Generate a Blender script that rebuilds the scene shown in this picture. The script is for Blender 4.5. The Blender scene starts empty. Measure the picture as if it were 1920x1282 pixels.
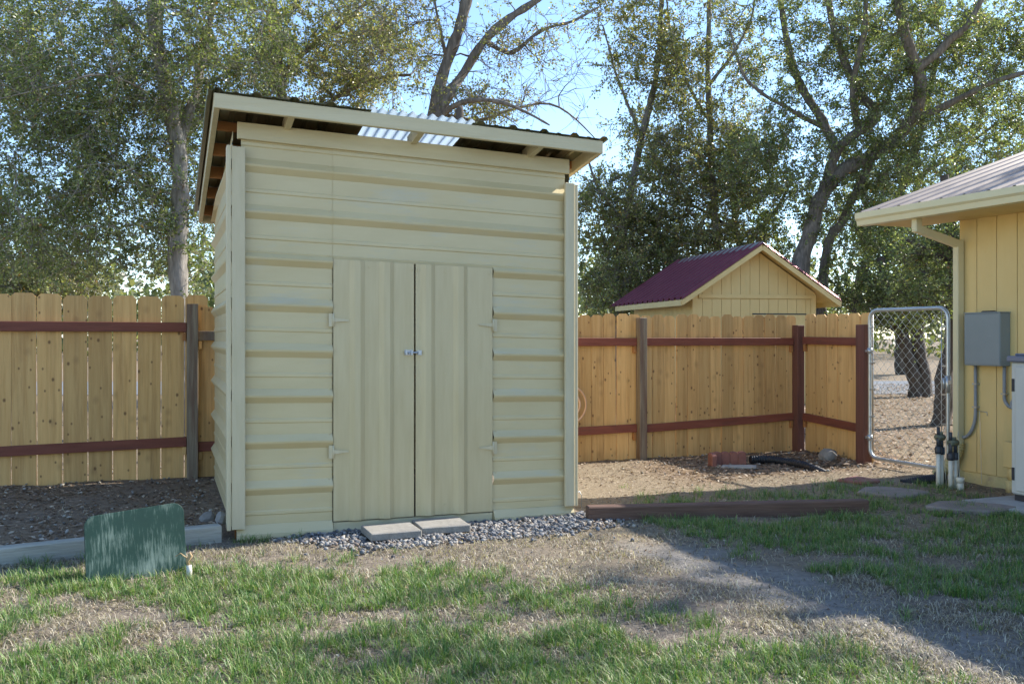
import bpy, math, random
import numpy as np
from mathutils import Vector, Matrix

scene = bpy.context.scene
COL = scene.collection
R = math.radians

# ------------------------------------------------------------------ camera
CAM_H = 1.323
FPX = 1750.0
cam_d = bpy.data.cameras.new('camera')
cam = bpy.data.objects.new('camera', cam_d)
COL.objects.link(cam)
cam.location = (0, 0, CAM_H)
cam.rotation_euler = (R(90), 0, 0)
cam_d.sensor_width = 36
cam_d.lens = FPX / 1920 * 36
cam_d.shift_y = -9 / 1920
cam_d.clip_start = 0.05
cam_d.clip_end = 2000
scene.camera = cam

# ------------------------------------------------------------------ sky, sun, exposure
SUN_EL = R(37.5)
SD = Vector((0.905, 0.425, 0)).normalized()          # horizontal direction towards the sun
SUN_AZ = math.atan2(SD.x, SD.y)
world = bpy.data.worlds.new('World')
scene.world = world
world.use_nodes = True
wn = world.node_tree
bg = wn.nodes['Background']
sky = wn.nodes.new('ShaderNodeTexSky')
sky.sky_type = 'NISHITA'
sky.sun_disc = False
sky.sun_elevation = SUN_EL
sky.sun_rotation = SUN_AZ
sky.air_density = 1.0
sky.dust_density = 0.1
sky.altitude = 600
sky.ozone_density = 3.0
wn.links.new(sky.outputs[0], bg.inputs['Color'])
bg.inputs['Strength'].default_value = 0.12
sl = bpy.data.lights.new('sun', 'SUN')
sl.energy = 3.6
sl.angle = R(0.55)
sl.color = (1.0, 0.945, 0.86)
sun = bpy.data.objects.new('sun', sl)
COL.objects.link(sun)
sun.location = (20, 10, 25)
sdir = Vector((-SD.x * math.cos(SUN_EL), -SD.y * math.cos(SUN_EL), -math.sin(SUN_EL)))
sun.rotation_euler = sdir.to_track_quat('-Z', 'Y').to_euler()
vs = scene.view_settings
vs.view_transform = 'Standard'
vs.look = 'None'
vs.exposure = 1.5
vs.gamma = 1

rng = np.random.default_rng(7)
random.seed(7)

# ------------------------------------------------------------------ helpers
def at(px, py, Y):
    """point of the place seen at photo pixel (px, py) at depth Y"""
    return Vector(((px - 960) / FPX * Y, Y, CAM_H + (632 - py) / FPX * Y))

_tab = np.random.default_rng(3).random((256, 256))
def vnoise(x, y, s=1.0, o=0):
    x = np.asarray(x, float) * s + 37.3 * o + 500; y = np.asarray(y, float) * s + 11.7 * o + 500
    xi = np.floor(x).astype(int); yi = np.floor(y).astype(int)
    fx = x - xi; fy = y - yi
    fx = fx * fx * (3 - 2 * fx); fy = fy * fy * (3 - 2 * fy)
    a = _tab[xi & 255, yi & 255]; b = _tab[(xi + 1) & 255, yi & 255]
    c = _tab[xi & 255, (yi + 1) & 255]; d = _tab[(xi + 1) & 255, (yi + 1) & 255]
    return (a * (1 - fx) + b * fx) * (1 - fy) + (c * (1 - fx) + d * fx) * fy
def fbm(x, y, s=1.0, o=0, n=4):
    v = 0; a = 0.5; t = 0
    for i in range(n):
        v = v + a * vnoise(x, y, s * 2 ** i, o + i); t += a; a *= 0.5
    return v / t
def sstep(a, b, x):
    t = np.clip((np.asarray(x, float) - a) / (b - a), 0, 1)
    return t * t * (3 - 2 * t)

def np_mesh(name, verts, face_sets, col=None, smooth=False):
    me = bpy.data.meshes.new(name)
    verts = np.asarray(verts, np.float32).reshape(-1, 3)
    me.vertices.add(len(verts)); me.vertices.foreach_set('co', verts.ravel())
    idx = np.concatenate([f.ravel() for f in face_sets]).astype(np.int32)
    tot = np.concatenate([np.full(len(f), f.shape[1], np.int32) for f in face_sets])
    st = np.concatenate([[0], np.cumsum(tot)[:-1]]).astype(np.int32)
    me.loops.add(len(idx)); me.loops.foreach_set('vertex_index', idx)
    me.polygons.add(len(tot)); me.polygons.foreach_set('loop_start', st)
    if smooth:
        me.polygons.foreach_set('use_smooth', np.ones(len(tot), bool))
    me.update(calc_edges=True)
    if col is not None:
        ca = me.color_attributes.new('col', 'FLOAT_COLOR', 'POINT')
        c4 = np.ones((len(verts), 4), np.float32); c4[:, :3] = col
        ca.data.foreach_set('color', c4.ravel())
    return me

def link(name, me, mat, parent=None):
    o = bpy.data.objects.new(name, me)
    COL.objects.link(o)
    if mat is not None and len(me.materials) == 0:
        me.materials.append(mat)
    if parent is not None:
        o.parent = parent
    return o

def tag(o, label, cat, group=None):
    o['label'] = label; o['category'] = cat
    if group: o['group'] = group
    return o
def thing(name, label, cat, loc=(0, 0, 0), rz=0, group=None):
    o = bpy.data.objects.new(name, None); COL.objects.link(o)
    o.empty_display_size = 0.1
    o.location = loc; o.rotation_euler = (0, 0, rz)
    return tag(o, label, cat, group)

def tubes(P, Rr, sides):
    """P (n,m,3), Rr (n,m) -> verts, quads"""
    P = np.asarray(P, float); Rr = np.asarray(Rr, float)
    n, m, _ = P.shape
    T = np.gradient(P, axis=1)
    T /= np.linalg.norm(T, axis=2, keepdims=True) + 1e-9
    ref = np.zeros((n, 1, 3)); k = np.argmin(np.abs(T).max(axis=1), axis=1); ref[np.arange(n), 0, k] = 1
    A = np.cross(T, np.repeat(ref, m, 1)); A /= np.linalg.norm(A, axis=2, keepdims=True) + 1e-9
    B = np.cross(T, A)
    ang = np.arange(sides) / sides * 2 * math.pi
    V = P[:, :, None, :] + Rr[:, :, None, None] * (np.cos(ang)[None, None, :, None] * A[:, :, None, :] + np.sin(ang)[None, None, :, None] * B[:, :, None, :])
    V = V.reshape(-1, 3)
    base = (np.arange(n)[:, None, None] * m + np.arange(m - 1)[None, :, None]) * sides
    s = np.arange(sides)[None, None, :]; s2 = (s + 1) % sides
    F = np.stack([base + s, base + s2, base + sides + s2, base + sides + s], axis=-1).reshape(-1, 4)
    return V, F

class MB:
    def __init__(s): s.v = []; s.f = []; s.sm = []
    def add(s, vs_, fs_, smooth=False):
        b = len(s.v); s.v += [tuple(p) for p in vs_]
        for f in fs_: s.f.append(tuple(i + b for i in f)); s.sm.append(smooth)
        return s
    def box(s, x0, x1, y0, y1, z0, z1):
        return s.add([(x0,y0,z0),(x1,y0,z0),(x1,y1,z0),(x0,y1,z0),(x0,y0,z1),(x1,y0,z1),(x1,y1,z1),(x0,y1,z1)],
                     [(0,3,2,1),(4,5,6,7),(0,1,5,4),(1,2,6,5),(2,3,7,6),(3,0,4,7)])
    def beam(s, p, q, w, h, up=(0, 0, 1)):
        """box of width w and height h from p to q"""
        p = Vector(p); q = Vector(q); d = (q - p).normalized(); up = Vector(up)
        sd = d.cross(up).normalized(); u = sd.cross(d).normalized()
        vs_ = []
        for c in (p, q):
            for a, b in ((-1,-1),(1,-1),(1,1),(-1,1)):
                vs_.append(c + sd * (a * w / 2) + u * (b * h / 2))
        return s.add(vs_, [(0,1,2,3),(7,6,5,4),(0,4,5,1),(1,5,6,2),(2,6,7,3),(3,7,4,0)])
    def prism(s, poly, axis, a0, a1):
        """closed 2d polygon extruded along axis ('x','y','z')"""
        def mk(p, a):
            return {'x': (a, p[0], p[1]), 'y': (p[0], a, p[1]), 'z': (p[0], p[1], a)}[axis]
        n = len(poly)
        vs_ = [mk(p, a0) for p in poly] + [mk(p, a1) for p in poly]
        fs_ = [tuple(range(n))[::-1], tuple(range(n, 2 * n))] + [(i, (i+1) % n, n + (i+1) % n, n + i) for i in range(n)]
        return s.add(vs_, fs_)
    def tube(s, pts, r, sides=10, cap=True, smooth=True):
        pts = np.array([tuple(p) for p in pts], float)
        rr = np.full(len(pts), r) if np.isscalar(r) else np.array(r, float)
        V, F = tubes(pts[None], rr[None], sides)
        n = len(pts)
        s.add([tuple(v) for v in V], [tuple(f) for f in F], smooth)
        if cap:
            b = len(s.v) - len(V)
            s.f.append(tuple(range(b, b + sides))[::-1]); s.sm.append(False)
            s.f.append(tuple(range(b + (n-1)*sides, b + n*sides))); s.sm.append(False)
        return s
    def grid(s, rows, smooth=False):
        """rows: list of equal-length lists of points"""
        m = len(rows[0]); vs_ = [p for r in rows for p in r]
        fs_ = [(i*m+j, i*m+j+1, (i+1)*m+j+1, (i+1)*m+j) for i in range(len(rows)-1) for j in range(m-1)]
        return s.add(vs_, fs_, smooth)
    def build(s, name, mat, parent=None, warp=None, bevel=0, solid=0):
        vs_ = [warp(p) for p in s.v] if warp else s.v
        me = bpy.data.meshes.new(name); me.from_pydata(vs_, [], s.f); me.update()
        me.polygons.foreach_set('use_smooth', s.sm)
        o = link(name, me, mat, parent)
        if solid:
            m = o.modifiers.new('solid', 'SOLIDIFY'); m.thickness = solid; m.offset = 0
        if bevel:
            m = o.modifiers.new('bevel', 'BEVEL'); m.width = bevel; m.segments = 1; m.limit_method = 'ANGLE'; m.angle_limit = R(40)
        return o

def arc(c, r, a0, a1, n, ax=(1,0,0), ay=(0,0,1)):
    c = Vector(c); ax = Vector(ax); ay = Vector(ay)
    return [c + ax * (r*math.cos(a0+(a1-a0)*i/n)) + ay * (r*math.sin(a0+(a1-a0)*i/n)) for i in range(n+1)]

# ------------------------------------------------------------------ materials
def mat(name, c1, c2=None, scale=8.0, rough=0.6, metal=0.0, bump=0.0, bscale=None, stretch=(1,1,1), spec=0.4,
        rand=0.0, detail=6, c3=None, s3=1.5, t3=(0.55, 0.75), coord='Object', randoff=False):
    m = bpy.data.materials.new(name); m.use_nodes = True
    nt = m.node_tree; N = nt.nodes; L = nt.links
    b = N['Principled BSDF']
    b.inputs['Roughness'].default_value = rough; b.inputs['Metallic'].default_value = metal
    b.inputs['Specular IOR Level'].default_value = spec
    tc = N.new('ShaderNodeTexCoord'); mp = N.new('ShaderNodeMapping'); mp.inputs['Scale'].default_value = stretch
    L.new(tc.outputs[coord], mp.inputs['Vector'])
    oi = N.new('ShaderNodeObjectInfo')
    if randoff:
        ml = N.new('ShaderNodeMath'); ml.operation = 'MULTIPLY'; ml.inputs[1].default_value = 43.0
        L.new(oi.outputs['Random'], ml.inputs[0])
        L.new(ml.outputs[0], mp.inputs['Location'])
    nz = N.new('ShaderNodeTexNoise'); nz.inputs['Scale'].default_value = scale; nz.inputs['Detail'].default_value = detail
    nz.inputs['Roughness'].default_value = 0.6
    L.new(mp.outputs[0], nz.inputs['Vector'])
    out = None
    cr = N.new('ShaderNodeValToRGB')
    cr.color_ramp.elements[0].position = 0.3; cr.color_ramp.elements[1].position = 0.7
    cr.color_ramp.elements[0].color = (*c1, 1); cr.color_ramp.elements[1].color = (*(c2 or c1), 1)
    L.new(nz.outputs['Fac'], cr.inputs['Fac']); out = cr.outputs[0]
    if c3:
        n3 = N.new('ShaderNodeTexNoise'); n3.inputs['Scale'].default_value = s3; n3.inputs['Detail'].default_value = 8; n3.inputs['Roughness'].default_value = 0.7
        L.new(mp.outputs[0], n3.inputs['Vector'])
        mr = N.new('ShaderNodeMapRange'); mr.inputs['From Min'].default_value = t3[0]; mr.inputs['From Max'].default_value = t3[1]
        L.new(n3.outputs['Fac'], mr.inputs['Value'])
        mx = N.new('ShaderNodeMix'); mx.data_type = 'RGBA'
        L.new(mr.outputs[0], mx.inputs['Factor']); L.new(out, mx.inputs[6]); mx.inputs[7].default_value = (*c3, 1); out = mx.outputs[2]
    if rand:
        mr = N.new('ShaderNodeMapRange'); mr.inputs['To Min'].default_value = 1 - rand; mr.inputs['To Max'].default_value = 1 + rand
        L.new(oi.outputs['Random'], mr.inputs['Value'])
        mx = N.new('ShaderNodeVectorMath'); mx.operation = 'SCALE'
        L.new(out, mx.inputs[0]); L.new(mr.outputs[0], mx.inputs['Scale']); out = mx.outputs[0]
    L.new(out, b.inputs['Base Color'])
    if bump:
        bp = N.new('ShaderNodeBump'); bp.inputs['Strength'].default_value = bump; bp.inputs['Distance'].default_value = 0.01
        n2 = N.new('ShaderNodeTexNoise'); n2.inputs['Scale'].default_value = bscale or scale * 2; n2.inputs['Detail'].default_value = 8
        L.new(mp.outputs[0], n2.inputs['Vector']); L.new(n2.outputs['Fac'], bp.inputs['Height']); L.new(bp.outputs[0], b.inputs['Normal'])
    m['out'] = 1
    return m

def knots(m, col=(0.12, 0.05, 0.02)):
    """dark oval knots in sawn boards (board face is the local x-z plane)"""
    nt = m.node_tree; N = nt.nodes; L = nt.links; b = N['Principled BSDF']
    cur = b.inputs['Base Color'].links[0].from_socket
    tc = N.new('ShaderNodeTexCoord'); oi = N.new('ShaderNodeObjectInfo'); ml = N.new('ShaderNodeMath'); ml.operation = 'MULTIPLY'; ml.inputs[1].default_value = 71.0
    L.new(oi.outputs['Random'], ml.inputs[0])
    for sc, gate, thr, lo, amt in ((9.0, .62, .095, .035, .75), (5.0, .55, .075, .03, .8), (5.7, .6, .2, .03, .22)):
        sx = N.new('ShaderNodeSeparateXYZ'); L.new(tc.outputs['Object'], sx.inputs[0])
        ad = N.new('ShaderNodeMath'); ad.operation = 'ADD'; L.new(sx.outputs['Z'], ad.inputs[0]); L.new(ml.outputs[0], ad.inputs[1])
        zz = N.new('ShaderNodeMath'); zz.operation = 'MULTIPLY'; zz.inputs[1].default_value = .7; L.new(ad.outputs[0], zz.inputs[0])
        ax = N.new('ShaderNodeMath'); ax.operation = 'ADD'; L.new(sx.outputs['X'], ax.inputs[0]); L.new(ml.outputs[0], ax.inputs[1])
        cb = N.new('ShaderNodeCombineXYZ'); L.new(ax.outputs[0], cb.inputs['X']); L.new(zz.outputs[0], cb.inputs['Y'])
        vo = N.new('ShaderNodeTexVoronoi'); vo.voronoi_dimensions = '2D'; vo.inputs['Scale'].default_value = sc; L.new(cb.outputs[0], vo.inputs['Vector'])
        mr = N.new('ShaderNodeMapRange'); mr.inputs['From Min'].default_value = thr; mr.inputs['From Max'].default_value = lo; mr.inputs['To Max'].default_value = amt
        L.new(vo.outputs['Distance'], mr.inputs['Value'])
        sp = N.new('ShaderNodeSeparateColor'); L.new(vo.outputs['Color'], sp.inputs[0])
        gt_ = N.new('ShaderNodeMath'); gt_.operation = 'GREATER_THAN'; gt_.inputs[1].default_value = gate; L.new(sp.outputs[0], gt_.inputs[0])
        mu = N.new('ShaderNodeMath'); mu.operation = 'MULTIPLY'; L.new(mr.outputs[0], mu.inputs[0]); L.new(gt_.outputs[0], mu.inputs[1])
        mx = N.new('ShaderNodeMix'); mx.data_type = 'RGBA'; L.new(mu.outputs[0], mx.inputs['Factor']); L.new(cur, mx.inputs[6]); mx.inputs[7].default_value = (*col, 1); cur = mx.outputs[2]
    L.new(cur, b.inputs['Base Color'])
    return m

def leafmat(name, trans=0.45, rough=0.36, tint=(1.6, 1.65, 0.8)):
    m = bpy.data.materials.new(name); m.use_nodes = True
    nt = m.node_tree; N = nt.nodes; L = nt.links; b = N['Principled BSDF']
    a = N.new('ShaderNodeVertexColor'); a.layer_name = 'col'
    L.new(a.outputs['Color'], b.inputs['Base Color']); b.inputs['Roughness'].default_value = rough
    b.inputs['Specular IOR Level'].default_value = 0.5
    tr = N.new('ShaderNodeBsdfTranslucent'); mv = N.new('ShaderNodeVectorMath'); mv.operation = 'MULTIPLY'
    mv.inputs[1].default_value = tint; L.new(a.outputs['Color'], mv.inputs[0]); L.new(mv.outputs[0], tr.inputs['Color'])
    mx = N.new('ShaderNodeMixShader'); mx.inputs[0].default_value = trans
    L.new(b.outputs[0], mx.inputs[1]); L.new(tr.outputs[0], mx.inputs[2]); L.new(mx.outputs[0], N['Material Output'].inputs['Surface'])
    return m

M = {}
M['siding'] = mat('cream_metal', (0.565, 0.465, 0.255), (0.625, 0.525, 0.305), 3, 0.38, spec=0.5, bump=0.04, bscale=40, c3=(0.50, 0.48, 0.37), s3=2.2, t3=(0.55, 0.8), stretch=(0.6, 1, 2.5))
M['door'] = mat('cream_door', (0.535, 0.435, 0.24), (0.605, 0.505, 0.295), 5, 0.36, spec=0.5, bump=0.05, bscale=30, stretch=(4, 1, 0.4))
M['trim'] = mat('cream_wood', (0.54, 0.465, 0.29), (0.62, 0.54, 0.36), 6, 0.6, bump=0.25, bscale=25, stretch=(3, 3, 0.35), c3=(0.45, 0.42, 0.33), s3=6, t3=(0.62, 0.8), rand=0.04)
M['trimh'] = mat('cream_wood_level', (0.56, 0.475, 0.285), (0.63, 0.545, 0.345), 6, 0.6, bump=0.25, bscale=25, stretch=(0.35, 3, 3), c3=(0.45, 0.42, 0.33), s3=6, t3=(0.64, 0.8), rand=0.04)
M['rawwood'] = mat('raw_orange_wood', (0.30, 0.12, 0.035), (0.42, 0.19, 0.06), 6, 0.7, bump=0.3, stretch=(0.5, 3, 3))
M['greenmetal'] = mat('green_metal_sheet', (0.17, 0.18, 0.11), (0.24, 0.24, 0.15), 4, 0.3, metal=0.55, c3=(0.2, 0.19, 0.13), s3=3)
M['galv'] = mat('galvanised', (0.42, 0.46, 0.48), (0.55, 0.58, 0.60), 12, 0.38, metal=0.75, bump=0.05)
M['cedar'] = knots(mat('cedar_board', (0.58, 0.33, 0.115), (0.70, 0.44, 0.175), 5, 0.72, bump=0.25, bscale=30, stretch=(7, 7, 0.35), rand=0.2, randoff=True, c3=(0.36, 0.19, 0.065), s3=1.6, t3=(0.5, 0.75)))
M['red'] = mat('red_stain', (0.17, 0.046, 0.026), (0.24, 0.075, 0.045), 6, 0.65, bump=0.3, stretch=(0.4, 4, 4), rand=0.1, c3=(0.09, 0.045, 0.03), s3=4)
M['redpost'] = mat('red_stain_post', (0.125, 0.05, 0.036), (0.19, 0.078, 0.055), 6, 0.7, bump=0.35, stretch=(5, 5, 0.35), rand=0.1, c3=(0.10, 0.07, 0.05), s3=3)
M['oldpost'] = mat('weathered_post', (0.15, 0.115, 0.08), (0.29, 0.235, 0.165), 7, 0.8, bump=0.5, stretch=(6, 6, 0.35), c3=(0.13, 0.06, 0.04), s3=2.5, t3=(0.45, 0.7))
M['greytimber'] = mat('weathered_grey_timber', (0.30, 0.29, 0.235), (0.43, 0.42, 0.36), 7, 0.8, bump=0.5, stretch=(0.4, 5, 5), c3=(0.2, 0.19, 0.15), s3=5)
M['browntimber'] = mat('brown_timber', (0.095, 0.05, 0.034), (0.17, 0.098, 0.068), 7, 0.75, bump=0.5, stretch=(0.4, 6, 6), c3=(0.17, 0.11, 0.08), s3=5)
M['yellow'] = mat('yellow_paint', (0.62, 0.46, 0.19), (0.67, 0.51, 0.23), 2.5, 0.6, bump=0.12, bscale=60, stretch=(2, 2, 0.5), c3=(0.54, 0.44, 0.2), s3=1.5)
M['yellowstucco'] = mat('yellow_foundation', (0.56, 0.45, 0.2), (0.64, 0.53, 0.26), 9, 0.85, bump=0.7, bscale=50, c3=(0.4, 0.3, 0.18), s3=5)
M['gutter'] = mat('cream_gutter', (0.60, 0.54, 0.33), (0.64, 0.58, 0.37), 3, 0.4)
M['roofgrey'] = mat('grey_brown_metal_roof', (0.17, 0.135, 0.115), (0.23, 0.185, 0.16), 3, 0.45, metal=0.2, spec=0.4)
M['roofred'] = mat('red_metal_roof', (0.19, 0.04, 0.05), (0.25, 0.06, 0.07), 3, 0.28, metal=0.45, spec=0.6)
M['ridgegrey'] = mat('dull_ridge', (0.25, 0.26, 0.25), (0.36, 0.37, 0.35), 6, 0.5, metal=0.4)
M['boxgrey'] = mat('grey_enamel', (0.19, 0.225, 0.235), (0.215, 0.25, 0.26), 4, 0.42)
M['conduit'] = mat('grey_conduit', (0.22, 0.24, 0.26), (0.28, 0.30, 0.32), 10, 0.5)
M['pvc'] = mat('dirty_white_pvc', (0.55, 0.53, 0.44), (0.68, 0.66, 0.57), 9, 0.45, c3=(0.36, 0.32, 0.24), s3=7)
M['coupling'] = mat('dark_coupling', (0.03, 0.035, 0.045), (0.06, 0.065, 0.075), 10, 0.5)
M['valve'] = mat('olive_valve', (0.11, 0.125, 0.085), (0.18, 0.19, 0.14), 10, 0.55)
M['blackpipe'] = mat('black_plastic', (0.012, 0.013, 0.017), (0.025, 0.026, 0.03), 10, 0.45)
M['resin'] = mat('pale_resin', (0.46, 0.48, 0.45), (0.52, 0.53, 0.50), 5, 0.5)
M['resinlid'] = mat('blue_grey_resin', (0.13, 0.15, 0.21), (0.16, 0.18, 0.24), 5, 0.45)
M['dark'] = mat('dark_parts_and_shade', (0.03, 0.03, 0.035), (0.05, 0.05, 0.055), 5, 0.7)  # black parts; its dark also paints the shade of gap and slots
M['paver'] = mat('concrete_paver', (0.22, 0.205, 0.18), (0.32, 0.30, 0.265), 25, 0.9, bump=0.4, bscale=120, c3=(0.17, 0.165, 0.16), s3=5)
M['flag'] = mat('flagstone', (0.20, 0.165, 0.14), (0.30, 0.25, 0.215), 9, 0.9, bump=0.7, bscale=35, c3=(0.17, 0.15, 0.14), s3=3, rand=0.1)
M['concrete'] = mat('concrete', (0.30, 0.29, 0.27), (0.40, 0.39, 0.36), 12, 0.9, bump=0.4, bscale=60)
M['terracotta'] = mat('terracotta', (0.22, 0.09, 0.07), (0.31, 0.14, 0.11), 9, 0.85, bump=0.5, bscale=60, c3=(0.25, 0.16, 0.13), s3=6)
M['rock'] = mat('grey_rock', (0.16, 0.15, 0.135), (0.33, 0.31, 0.28), 6, 0.9, bump=0.6, rand=0.2)
M['rust'] = mat('copper_rust', (0.60, 0.36, 0.21), (0.70, 0.46, 0.30), 12, 0.5, metal=0.2)
M['steel'] = mat('latch_steel', (0.35, 0.37, 0.40), (0.5, 0.52, 0.55), 20, 0.35, metal=0.8)
M['straw'] = mat('dry_stalk', (0.33, 0.22, 0.11), (0.45, 0.33, 0.18), 20, 0.8)
M['road'] = mat('pale_asphalt', (0.13, 0.14, 0.155), (0.18, 0.19, 0.205), 2, 0.9)
M['leaf'] = leafmat('oak_leaf')
M['grass'] = leafmat('grass_blade', 0.3, 0.5, (1.2, 1.3, 0.7))
M['litter'] = leafmat('dead_leaf', 0.1, 0.7, (1.2, 1.0, 0.7))
M['stone'] = leafmat('gravel_stone', 0.0, 0.85)
M['bark'] = mat('oak_bark', (0.085, 0.07, 0.055), (0.25, 0.215, 0.18), 7, 0.9, bump=0.9, bscale=14, stretch=(3, 3, 0.7), c3=(0.10, 0.085, 0.07), s3=1.5, coord='Object')
M['barkpale'] = mat('pale_bark', (0.13, 0.115, 0.095), (0.33, 0.30, 0.26), 7, 0.9, bump=0.9, bscale=16, stretch=(3, 3, 0.6), c3=(0.14, 0.12, 0.10), s3=2)
M['barkdark'] = mat('dark_bark', (0.055, 0.042, 0.032), (0.12, 0.095, 0.075), 5, 0.9, bump=0.9, bscale=14, stretch=(3, 3, 0.7))

# corrugated fibreglass roof light
m = bpy.data.materials.new('clear_fibreglass'); m.use_nodes = True
nt = m.node_tree; b = nt.nodes['Principled BSDF']
b.inputs['Base Color'].default_value = (0.62, 0.68, 0.72, 1); b.inputs['Roughness'].default_value = 0.35
tr = nt.nodes.new('ShaderNodeBsdfTranslucent'); tr.inputs['Color'].default_value = (0.72, 0.80, 0.86, 1)
mx = nt.nodes.new('ShaderNodeMixShader'); mx.inputs[0].default_value = 0.6
nt.links.new(b.outputs[0], mx.inputs[1]); nt.links.new(tr.outputs[0], mx.inputs[2]); nt.links.new(mx.outputs[0], nt.nodes['Material Output'].inputs['Surface'])
M['clear'] = m

# worn green paint on the leaning board
m = mat('worn_green_paint', (0.006, 0.032, 0.023), (0.010, 0.046, 0.033), 5, 0.5, bump=0.15)
nt = m.node_tree; N = nt.nodes; L = nt.links; b = N['Principled BSDF']
src = b.inputs['Base Color'].links[0].from_socket
tc = N.new('ShaderNodeTexCoord'); mp = N.new('ShaderNodeMapping'); mp.inputs['Scale'].default_value = (90, 10, 9); mp.inputs['Rotation'].default_value = (0, 0.15, 0)
L.new(tc.outputs['Object'], mp.inputs['Vector'])
n1 = N.new('ShaderNodeTexNoise'); n1.inputs['Scale'].default_value = 1.0; n1.inputs['Detail'].default_value = 9; n1.inputs['Roughness'].default_value = 0.75
L.new(mp.outputs[0], n1.inputs['Vector'])
n2 = N.new('ShaderNodeTexNoise'); n2.inputs['Scale'].default_value = 5.0; n2.inputs['Detail'].default_value = 3
L.new(tc.outputs['Object'], n2.inputs['Vector'])
ad = N.new('ShaderNodeMath'); ad.operation = 'MULTIPLY_ADD'; ad.inputs[1].default_value = 0.7; L.new(n2.outputs['Fac'], ad.inputs[0]); L.new(n1.outputs['Fac'], ad.inputs[2])
mr = N.new('ShaderNodeMapRange'); mr.inputs['From Min'].default_value = 0.83; mr.inputs['From Max'].default_value = 1.06; mr.inputs['To Max'].default_value = 0.75
L.new(ad.outputs[0], mr.inputs['Value'])
mx = N.new('ShaderNodeMix'); mx.data_type = 'RGBA'; L.new(mr.outputs[0], mx.inputs['Factor']); L.new(src, mx.inputs[6]); mx.inputs[7].default_value = (0.22, 0.29, 0.25, 1)
L.new(mx.outputs[2], b.inputs['Base Color'])
M['greenboard'] = m

# ground: colours by zone attribute (R mulch, G grey compacted path, B sandy dirt, else dead lawn)
m = bpy.data.materials.new('yard_ground'); m.use_nodes = True
nt = m.node_tree; N = nt.nodes; L = nt.links; b = N['Principled BSDF']; b.inputs['Roughness'].default_value = 0.95; b.inputs['Specular IOR Level'].default_value = 0.1
za = N.new('ShaderNodeVertexColor'); za.layer_name = 'col'
sep = N.new('ShaderNodeSeparateColor'); L.new(za.outputs['Color'], sep.inputs[0])
tc = N.new('ShaderNodeTexCoord')
def ramp(scale, c1, c2, c3, det=10, rough=0.75):
    n = N.new('ShaderNodeTexNoise'); n.inputs['Scale'].default_value = scale; n.inputs['Detail'].default_value = det; n.inputs['Roughness'].default_value = rough
    L.new(tc.outputs['Object'], n.inputs['Vector'])
    r = N.new('ShaderNodeValToRGB'); e = r.color_ramp.elements
    e[0].position = 0.32; e[0].color = (*c1, 1); e[1].position = 0.7; e[1].color = (*c3, 1)
    k = r.color_ramp.elements.new(0.5); k.color = (*c2, 1)
    L.new(n.outputs['Fac'], r.inputs['Fac']); return r.outputs[0]
lawn = ramp(22, (0.14, 0.115, 0.092), (0.235, 0.195, 0.155), (0.34, 0.29, 0.225))
mulch = ramp(16, (0.10, 0.07, 0.048), (0.24, 0.175, 0.115), (0.39, 0.30, 0.205))
path = ramp(20, (0.16, 0.15, 0.135), (0.28, 0.26, 0.235), (0.36, 0.335, 0.305))
dirt = ramp(18, (0.15, 0.12, 0.085), (0.265, 0.215, 0.15), (0.36, 0.30, 0.215))
cur = lawn
for ch, c in ((2, dirt), (1, path), (0, mulch)):
    mx = N.new('ShaderNodeMix'); mx.data_type = 'RGBA'
    L.new(sep.outputs[ch], mx.inputs['Factor']); L.new(cur, mx.inputs[6]); L.new(c, mx.inputs[7]); cur = mx.outputs[2]
L.new(cur, b.inputs['Base Color'])
bp = N.new('ShaderNodeBump'); bp.inputs['Strength'].default_value = 0.9; bp.inputs['Distance'].default_value = 0.03
nb = N.new('ShaderNodeTexNoise'); nb.inputs['Scale'].default_value = 22; nb.inputs['Detail'].default_value = 12; nb.inputs['Roughness'].default_value = 0.75
L.new(tc.outputs['Object'], nb.inputs['Vector']); L.new(nb.outputs['Fac'], bp.inputs['Height']); L.new(bp.outputs[0], b.inputs['Normal'])
M['ground'] = m

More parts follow.
